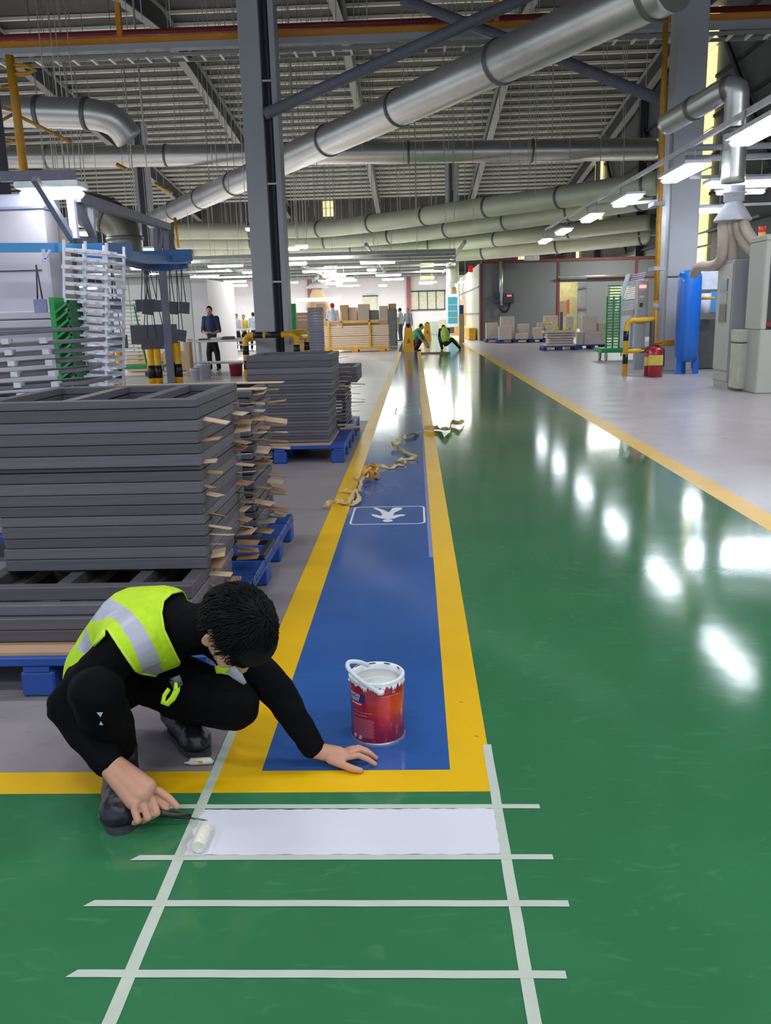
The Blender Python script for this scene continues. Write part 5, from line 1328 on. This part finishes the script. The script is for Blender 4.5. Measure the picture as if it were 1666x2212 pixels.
figure('crouching worker in a green and blue top reaching down behind the caution sign', (p.x, 33.4), 1.62, -math.pi * .62, squat, dict(top=mc('blue_green_top', (84, 150, 150)), legs=mc('maroon_far', (70, 40, 46)), long=0), vestc=mc('green_vest', (100, 170, 60)))
squat2 = dict(squat, head=(.02, .12, .53), knL=(-.10, .05, .17), anL=(-.30, .0, .04), knR=(.08, .10, .25))
squat2 = {k: (v[0], v[1], v[2]) for k, v in squat2.items()}
p = gp(960, 754)
sq3 = dict(squat, head=(.0, .20, .50), anR=(.34, -.05, .04), knR=(.17, .02, .24))
figure('crouching worker in a lime vest with one leg stretched out on the green lane', (p.x, 33.8), 1.66, 0.15, sq3, dict(top=mc('dark_top', (40, 44, 44)), legs=mc('black_teal', (30, 36, 44)), long=0), vestc=mc('lime_far', (172, 214, 60)))
# ================================================================ things on the near floor
m_tape = mat('masking_tape', (188, 198, 186), .6, 0, .04, 12)
def tape(p0, p1, w, z, label, cut=0.0):
    (x0, y0), (x1, y1) = p0, p1; d = V((x1 - x0, y1 - y0, 0)).normalized(); s = V((-d.y, d.x, 0)) * w / 2
    N = 14; L_, R2 = [], []
    for i in range(N + 1):
        t = i / N; c = V((x0 + (x1 - x0) * t, y0 + (y1 - y0) * t, 0)) + s * (.04 * math.sin(i * 2.1))
        L_.append(c + s + (d * cut if i == 0 else V((0, 0, 0)))); R2.append(c - s)
    poly = [(q.x, q.y) for q in R2 + L_[::-1]]
    mb = MB(); mb.prism(poly, z - .0006, z); o = mb.build('masking_tape', m_tape)
    return tag(o, label, 'masking tape', 'masking tape strips on the green floor')
tape((-.640, 1.25), (-.648, 2.72), .030, .0026, 'long masking tape strip running away on the left under the squatting worker')
tape((.214, 1.25), (.212, 2.57), .028, .0026, 'long masking tape strip running away on the right beside the yellow line')
tape((-.745, 2.214), (.333, 2.206), .021, .0034, 'crosswise masking tape nearest the yellow line, along the top of the white patch', .01)
tape((-.772, 1.973), (.334, 1.972), .021, .0034, 'crosswise masking tape along the bottom of the white patch', .02)
tape((-.828, 1.794), (.343, 1.792), .022, .0034, 'crosswise masking tape third from the yellow line', .02)
tape((-.780, 1.566), (.298, 1.566), .022, .0034, 'crosswise masking tape closest to the viewer', .02)
# fresh white paint with slightly ragged edge
pts = []
for i in range(60): pts.append((-.632 + .832 * i / 59, 2.196 + .0015 * math.sin(i * 1.7) + .001 * math.sin(i * .6)))
for i in range(12): pts.append((.200 + .002 * math.sin(i * 2.2), 2.19 - .2 * i / 11))
for i in range(60): pts.append((.198 - .83 * i / 59, 1.985 + .0018 * math.sin(i * 1.3) + .0015 * math.sin(i * .5)))
for i in range(12): pts.append((-.634 - .0 * i + .006 * math.sin(i * 1.9), 1.992 + .195 * i / 11))
mb = MB(); mb.prism(pts, .0008, .0031)
tag(mb.build('paint_patch', m_white), 'freshly rolled white paint rectangle between two masking tapes', 'paint patch')
# pedestrian sign on the blue walkway
m_mark = floor_mat('white_marking', (220, 226, 236), .35, .03)
t = empty('floor_sign', gp(838, 1114)); tag(t, 'white painted walking figure in a rounded frame on the blue walkway', 'floor sign'); o0 = t.location.copy()
def rrect(x0, x1, y0, y1, r, n=6):
    out = []
    for cx_, cy_, a0 in ((x1 - r, y1 - r, 0), (x0 + r, y1 - r, 90), (x0 + r, y0 + r, 180), (x1 - r, y0 + r, 270)):
        for k in range(n + 1): a = R_(a0 + 90 * k / n); out.append((cx_ + r * math.cos(a) - o0.x, cy_ + r * math.sin(a) - o0.y))
    return out
def ring(px0, px1, y0, y1, parent):
    A = rrect(px0, px1, y0, y1, .05); B = rrect(px0 + .014, px1 - .014, y0 + .016, y1 - .016, .038); n = len(A)
    mb = MB(); v = [(a[0], a[1], .0022) for a in A] + [(b[0], b[1], .0022) for b in B]
    mb.add(v, [(i, (i + 1) % n, n + (i + 1) % n, n + i) for i in range(n)]); return mb.build('border', m_mark, parent)
ring(-.468, .052, 5.62, 6.17, t)
def cp(x, y): return gp(660 + x / 4.165, 760 + y / 4.165) - o0
fig = [(605, 1405), (640, 1405), (700, 1424), (735, 1440), (752, 1446), (785, 1408), (820, 1403), (868, 1404), (870, 1418), (800, 1450), (790, 1474), (860, 1465), (900, 1467), (892, 1478), (842, 1486), (795, 1504), (742, 1508), (690, 1504), (640, 1494), (595, 1474), (600, 1462), (632, 1467), (680, 1480), (692, 1466), (672, 1440), (622, 1416)]
from mathutils.geometry import tessellate_polygon
P3 = [cp(*q) for q in fig]; P3 = [V((q.x, q.y, .0024)) for q in P3]
mb = MB(); mb.add(P3, [tuple(f) for f in tessellate_polygon([P3])]); mb.build('walking_figure', m_mark, t)
hc_ = cp(741, 1521); mb = MB(); mb.add([(hc_.x + .035 * math.cos(a), hc_.y + .042 * math.sin(a), .0024) for a in np.linspace(0, 2 * math.pi, 25)[:-1]], [list(range(24))]); mb.build('head', m_mark, t)
# worn outline of the next sign
t = empty('floor_sign', gp(880, 890)); tag(t, 'faint worn frame of the next painted sign farther up the blue walkway', 'floor sign'); o0 = t.location.copy()
ring(-.30, .06, 12.1, 13.1, t)

# paint can ------------------------------------------------------------------
cc = V((-.147, 2.66, 0)); CR, CH = .090, .218
t = empty('paint_can', cc); tag(t, 'open red paint can full of white paint standing on the blue walkway', 'paint can')
mt = bpy.data.materials.new('can_print'); mt.use_nodes = True; nt = mt.node_tree; b = nt.nodes['Principled BSDF']; L = nt.links
b.inputs['Roughness'].default_value = .28; b.inputs['Coat Weight'].default_value = .3
tc = nt.nodes.new('ShaderNodeTexCoord'); sx = nt.nodes.new('ShaderNodeSeparateXYZ'); L.new(tc.outputs['Object'], sx.inputs[0])
at2 = nt.nodes.new('ShaderNodeMath'); at2.operation = 'ARCTAN2'; L.new(sx.outputs[1], at2.inputs[0]); L.new(sx.outputs[0], at2.inputs[1])
mr = nt.nodes.new('ShaderNodeMapRange'); mr.inputs[1].default_value = -math.pi; mr.inputs[2].default_value = 0; L.new(at2.outputs[0], mr.inputs[0])
cr_ = nt.nodes.new('ShaderNodeValToRGB'); L.new(mr.outputs[0], cr_.inputs[0])
E_ = cr_.color_ramp.elements; E_[0].position = 0; E_[0].color = lin((78, 44, 120)) + (1,); E_[1].position = 1; E_[1].color = lin((168, 30, 56)) + (1,)
for pos, c_ in ((.10, (104, 36, 92)), (.24, (150, 26, 52)), (.50, (160, 24, 44)), (.60, (206, 62, 68)), (.66, (214, 78, 70)), (.68, (198, 58, 44)), (.82, (196, 78, 34)), (.93, (150, 40, 70))):
    e = E_.new(pos); e.color = lin(c_) + (1,)
mz = nt.nodes.new('ShaderNodeMapRange'); mz.inputs[1].default_value = .03; mz.inputs[2].default_value = .115; L.new(sx.outputs[2], mz.inputs[0])
ca = nt.nodes.new('ShaderNodeMath'); ca.operation = 'LESS_THAN'; ca.inputs[1].default_value = 1.0
mz2 = nt.nodes.new('ShaderNodeMixRGB'); L.new(mz.outputs[0], mz2.inputs[0]); mz2.inputs[1].default_value = lin((150, 26, 58)) + (1,); L.new(cr_.outputs[0], mz2.inputs[2])
top = nt.nodes.new('ShaderNodeMath'); top.operation = 'GREATER_THAN'; top.inputs[1].default_value = .172; L.new(sx.outputs[2], top.inputs[0])
mx = nt.nodes.new('ShaderNodeMixRGB'); L.new(top.outputs[0], mx.inputs[0]); L.new(mz2.outputs[0], mx.inputs[1]); mx.inputs[2].default_value = lin((160, 26, 50)) + (1,)
L.new(mx.outputs[0], b.inputs['Base Color'])
MB().lathe([(0, .002), (CR - .003, .002), (CR, .006), (CR, CH - .012), (CR - .002, CH - .008)], n=56).build('body', mt, t)
m_rim = mat('paint_smeared_rim', (226, 230, 236), .3, 0, .12, 30); m_paint = mat('wet_white_paint', (212, 216, 214), .12, 0, .02, 4)
MB().lathe([(CR + .0015, .0), (CR + .002, .005), (CR - .001, .008)], n=48).build('bottom_seam', mat('tin', (190, 184, 190), .3, .7), t)
MB().lathe([(CR - .001, CH - .016), (CR + .003, CH - .012), (CR + .004, CH), (CR + .001, CH + .003), (CR - .006, CH + .002), (CR - .011, CH - .003), (CR - .012, CH - .022)], n=56).build('rim', m_rim, t)
MB().lathe([(0, CH - .020), (CR - .006, CH - .020), (CR - .006, CH - .024)], n=48).build('paint_surface', m_paint, t)
# dark scuffs on the rim
for a0, a1, r_ in ((95, 118, CR - .012), (58, 74, CR - .010), (128, 150, CR - .004), (150, 172, CR + .001), (20, 32, CR - .01)):
    MB().tube([(r_ * math.cos(R_(a)), r_ * math.sin(R_(a)), CH + .0025) for a in np.linspace(a0, a1, 6)], .0018, 5).build('rim_scuff', m_sb, t)
# drips
dr = random.Random(2)
mb = MB()
for i in range(26):
    a = R_(dr.uniform(185, 355)); l = dr.uniform(.004, .016); x_, y_ = (CR + .001) * math.cos(a), (CR + .001) * math.sin(a)
    mb.tube([(x_, y_, CH - .012), (x_ * 1.005, y_ * 1.005, CH - .014 - l)], [.006, .0025], 6)
mb.build('paint_drips', m_rim, t)
# bail handle folded over the front: from ear at left back, over to ear at right front
P = []
e1 = V((-.080, .052, CH - .018)); e2 = V((.020, -.0935, CH - .050))
pix = [at(795, 1437, 2.66), at(775, 1430, 2.64), at(755, 1430, 2.62), at(751, 1440, 2.59), at(762, 1455, 2.565), at(785, 1474, 2.55), at(806, 1488, 2.55), at(820, 1497, 2.55)]
P = smooth_path([q - cc for q in pix], 6)
MB().tube(P, [.0075] * len(P), 10).build('handle', mat('handle_plastic', (214, 220, 230), .35), t)
q = pix[-1] - cc; MB().lathe([(0, -.006), (.012, -.006), (.013, 0), (.012, .006), (0, .006)], (q.x + .003, q.y + .004, q.z), 18).build('handle_ear', m_rim, t)
# printed lettering wrapped round the can
def wrap_text(txt, size, ang_c, z, m_, name, bold=0.0):
    cu = bpy.data.curves.new(name, 'FONT'); cu.body = txt; cu.size = size; cu.offset = bold; cu.align_x = 'LEFT'; cu.extrude = 0.0
    o = bpy.data.objects.new(name, cu); TMP.collection.objects.link(o); 
    with bpy.context.temp_override(scene=TMP, view_layer=TMP.view_layers[0]): dg = bpy.context.evaluated_depsgraph_get()
    me = bpy.data.meshes.new_from_object(o.evaluated_get(dg)); bpy.data.objects.remove(o); me.name = name
    for v in me.vertices:
        a = ang_c + v.co.x / CR; v.co = V(((CR + .0010) * math.cos(a), (CR + .0010) * math.sin(a), z + v.co.y))
    me.materials.clear(); me.materials.append(m_); return link(name, me, t)
def patch(a0, a1, z0, z1, m_, name, off=.0006):
    n = 12; vs = []
    for k in range(n + 1):
        a = R_(a0 + (a1 - a0) * k / n); vs += [((CR + off) * math.cos(a), (CR + off) * math.sin(a), z) for z in (z0, z1)]
    return MB().add(vs, [(2 * k, 2 * k + 2, 2 * k + 3, 2 * k + 1) for k in range(n)], 0, True).build(name, m_, t)
m_ink = mat('white_ink', (206, 196, 216), .4); m_navy = mat('navy_ink', (40, 46, 120), .4); m_pink = mat('pink_ink', (176, 92, 112), .4)
patch(198, 246, .148, .178, m_navy, 'logo_patch')
wrap_text('NIPPON', .0165, R_(196), .1645, m_ink, 'lettering', .0006); wrap_text('PAINT', .0165, R_(203), .150, m_ink, 'lettering', .0006)
patch(207, 238, .138, .1425, m_ink, 'text_line')
for i in range(5): patch(212, 212 + (24, 30, 22, 36, 26)[i], .128 - i * .008, .1292 - i * .008, m_pink, 'text_line')
patch(212, 262, .112, .1128, m_ink, 'rule_line', .0008); patch(212, 250, .101, .1018, m_ink, 'rule_line', .0008)
for i in range(16): patch(208, 262 + (i % 3) * 2, .088 - i * .0042, .0906 - i * .0042, m_pink, 'text_line')
patch(278, 322, .1705, .1722, mat('pale_line', (226, 160, 140), .4), 'rule_line')
for a in (306, 309, 312): patch(a, a + 1.6, .178, .178 + .006 + .002 * (a % 2), m_ink, 'mark')
for a in (216, 232):
    mb = MB(); ang = np.linspace(0, 2 * math.pi, 17)
    mb.tube([((CR + .001) * math.cos(R_(a) + .006 * math.cos(u) / CR), (CR + .001) * math.sin(R_(a) + .006 * math.cos(u) / CR), .022 + .0065 * math.sin(u)) for u in ang], .0008, 5); mb.build('round_symbol', m_ink, t)
    patch(a - 2, a + 2, .019, .026, m_ink, 'symbol_core', .001)

# roller ---------------------------------------------------------------------
t = empty('paint_roller', V((-.60, 2.03, 0))); o0 = t.location.copy(); tag(t, 'small paint roller with a white sleeve held by the squatting worker', 'paint roller')
MB().tube([GRIP0 - o0, GRIP0.lerp(GRIP1, .5) - o0, GRIP1.lerp(GRIP0, .1) - o0], [.009, .0105, .008], 12).build('handle', mat('black_grip', (28, 34, 32), .35), t)
wp = [GRIP1.lerp(GRIP0, .1), V((-.655, 2.13, .02)), V((-.625, 2.115, .024)), V((-.600, 2.105, .026)), V((-.596, 2.09, .024)), V((-.596, 2.0, .0235))]
MB().tube([q - o0 for q in wp], .0028, 8).build('wire_frame', mat('bright_wire', (190, 194, 196), .25, .9), t)
mb = MB(); mb.tube([(.004, .055, .0232), (.004, .05, .0232), (.004, -.038, .0232), (.004, -.043, .0232)], [.017, .0195, .0195, .017], 20); mb.build('sleeve', mat('roller_nap', (226, 226, 214), .9, 0, .06, 80, .4), t)
# sealant tube
t = empty('sealant_tube', gp(432, 1652)); tag(t, 'small white squeeze tube with a yellow print lying beside the left masking tape', 'tube')
MB().tube([(-.048, -.004, .009), (-.034, -.003, .009), (-.028, -.002, .012), (.03, .004, .012), (.042, .005, .006)], [.003, .005, .0115, .0115, .006], 14).build('body', mat('tube_white', (224, 224, 220), .4), t)
MB().box(-.018, .012, -.0105, -.0095, .008, .019).build('yellow_print', mat('tube_yellow', (216, 176, 70), .5), t)
# pulled-off tape lying crumpled on the walkway
m_pull = mat('pulled_tape', (206, 180, 120), .6, 0, .15, 30)
def crumple(label, pts, w, seed, tuft=0, loc=None):
    r2 = random.Random(seed); P = [gp(x_, y_, z_) for x_, y_, z_ in pts]; P = smooth_path(P, 5)
    mb = MB(); vs = []; tw = r2.uniform(0, 3)
    for i, p in enumerate(P):
        d = (P[min(i + 1, len(P) - 1)] - P[max(i - 1, 0)]).normalized(); tw += r2.uniform(-.5, .7)
        n_ = V((0, 0, 1)); s = d.cross(n_); s = s.normalized() if s.length > .01 else V((1, 0, 0)); q = s * math.cos(tw) * w / 2 + n_ * abs(math.sin(tw)) * w / 2
        b_ = V((p.x, p.y, max(p.z, .004) + abs(math.sin(tw)) * w * .5)); vs += [b_ + q, b_ - q]
    mb.add(vs, [(2 * i, 2 * i + 2, 2 * i + 3, 2 * i + 1) for i in range(len(P) - 1)])
    o = mb.build('crumpled_tape', m_pull); tag(o, label, 'crumpled tape')
    s_ = o.modifiers.new('thick', 'SOLIDIFY'); s_.thickness = .003; return o
crumple('loose pulled tape trailing from the blue walkway over the yellow line onto the green lane', [(1002, 912, .02), (992, 918, .03), (976, 916, .02), (974, 927, .02), (958, 931, .04), (948, 928, .01), (932, 929, .01), (916, 927, .01)], .055, 1)
crumple('short twisted pulled tape at the middle of the walkway beyond the bunch', [(905, 935, .01), (893, 940, .02), (880, 943, .01), (874, 949, .01)], .05, 2)
crumple('angular pulled tape zigzagging across the blue walkway', [(866, 951, .01), (856, 955, .02), (847, 962, .03), (862, 970, .01), (884, 981, .02), (902, 988, .02), (892, 992, .01), (870, 993, .01), (856, 998, .02), (868, 1001, .01), (878, 1001, .01)], .035, 3)
crumple('thin pulled tape leading left from the zigzag to the bunch', [(872, 1006, .01), (858, 1005, .01), (848, 1012, .01), (828, 1009, .01), (812, 1008, .03)], .03, 4)
crumple('looping pulled tape hanging from the bunch over the left yellow line', [(795, 1030, .04), (784, 1040, .03), (780, 1050, .01), (776, 1062, .02), (765, 1070, .02), (758, 1082, .03), (746, 1088, .02), (734, 1084, .01), (722, 1090, .02), (706, 1093, .03), (700, 1096, .01)], .04, 5)
crumple('short flap of pulled tape across the left yellow line', [(738, 1062, .01), (750, 1062, .02), (766, 1064, .01)], .035, 6)
crumple('curved pulled tape between the bunch and the painted sign', [(770, 1064, .02), (776, 1074, .03), (774, 1084, .02), (764, 1090, .01), (756, 1091, .01)], .035, 7)
crumple('small end of pulled tape left of the bunch', [(764, 1037, .01), (776, 1040, .02), (788, 1036, .02)], .035, 8)
rb = random.Random(21); c0 = gp(802, 1036); mb = MB()
for j in range(14):
    vs = []; ax1 = V((rb.uniform(-1, 1), rb.uniform(-1, 1), rb.uniform(-.5, .8))).normalized(); ax2 = ax1.cross(V((rb.uniform(-1, 1), rb.uniform(-1, 1), rb.uniform(-1, 1)))).normalized(); rr_ = rb.uniform(.035, .075); w = .028
    n = 14; ctr = c0 + V((rb.uniform(-.03, .03), rb.uniform(-.04, .04), .07))
    for i in range(n):
        a = 5.2 * i / n; p = ctr + ax1 * rr_ * math.cos(a) + ax2 * rr_ * math.sin(a); p.z = max(p.z, .01); s = ax1.cross(ax2) * w / 2; s.z = max(s.z, -.005)
        vs += [p + s, p - s]
        for q in (-1, -2): vs[q].z = max(vs[q].z, .004)
    mb.add(vs, [(2 * i, 2 * i + 2, 2 * i + 3, 2 * i + 1) for i in range(n - 1)])
o = mb.build('tape_bunch', mat('pulled_tape_orange', (214, 160, 80), .6, 0, .2, 25)); tag(o, 'crumpled orange yellow bunch of pulled tape on the blue walkway', 'crumpled tape')
s_ = o.modifiers.new('thick', 'SOLIDIFY'); s_.thickness = .003
# small specks of dried paint
for i, (px, py, lab) in enumerate(((997, 1518, 'tiny pale chip on the right yellow line'), (1030, 1592, 'tiny orange chip on the right yellow line'), (1366, 968, 'small orange chip far right on the green lane'))):
    q = gp(px, py); tag(MB().tube([(q.x - .006, q.y, .003), (q.x, q.y + .003, .005), (q.x + .007, q.y - .002, .003)], .0025, 5).build('paint_chip', m_pull), lab, 'paint chip')

bpy.data.scenes.remove(TMP)
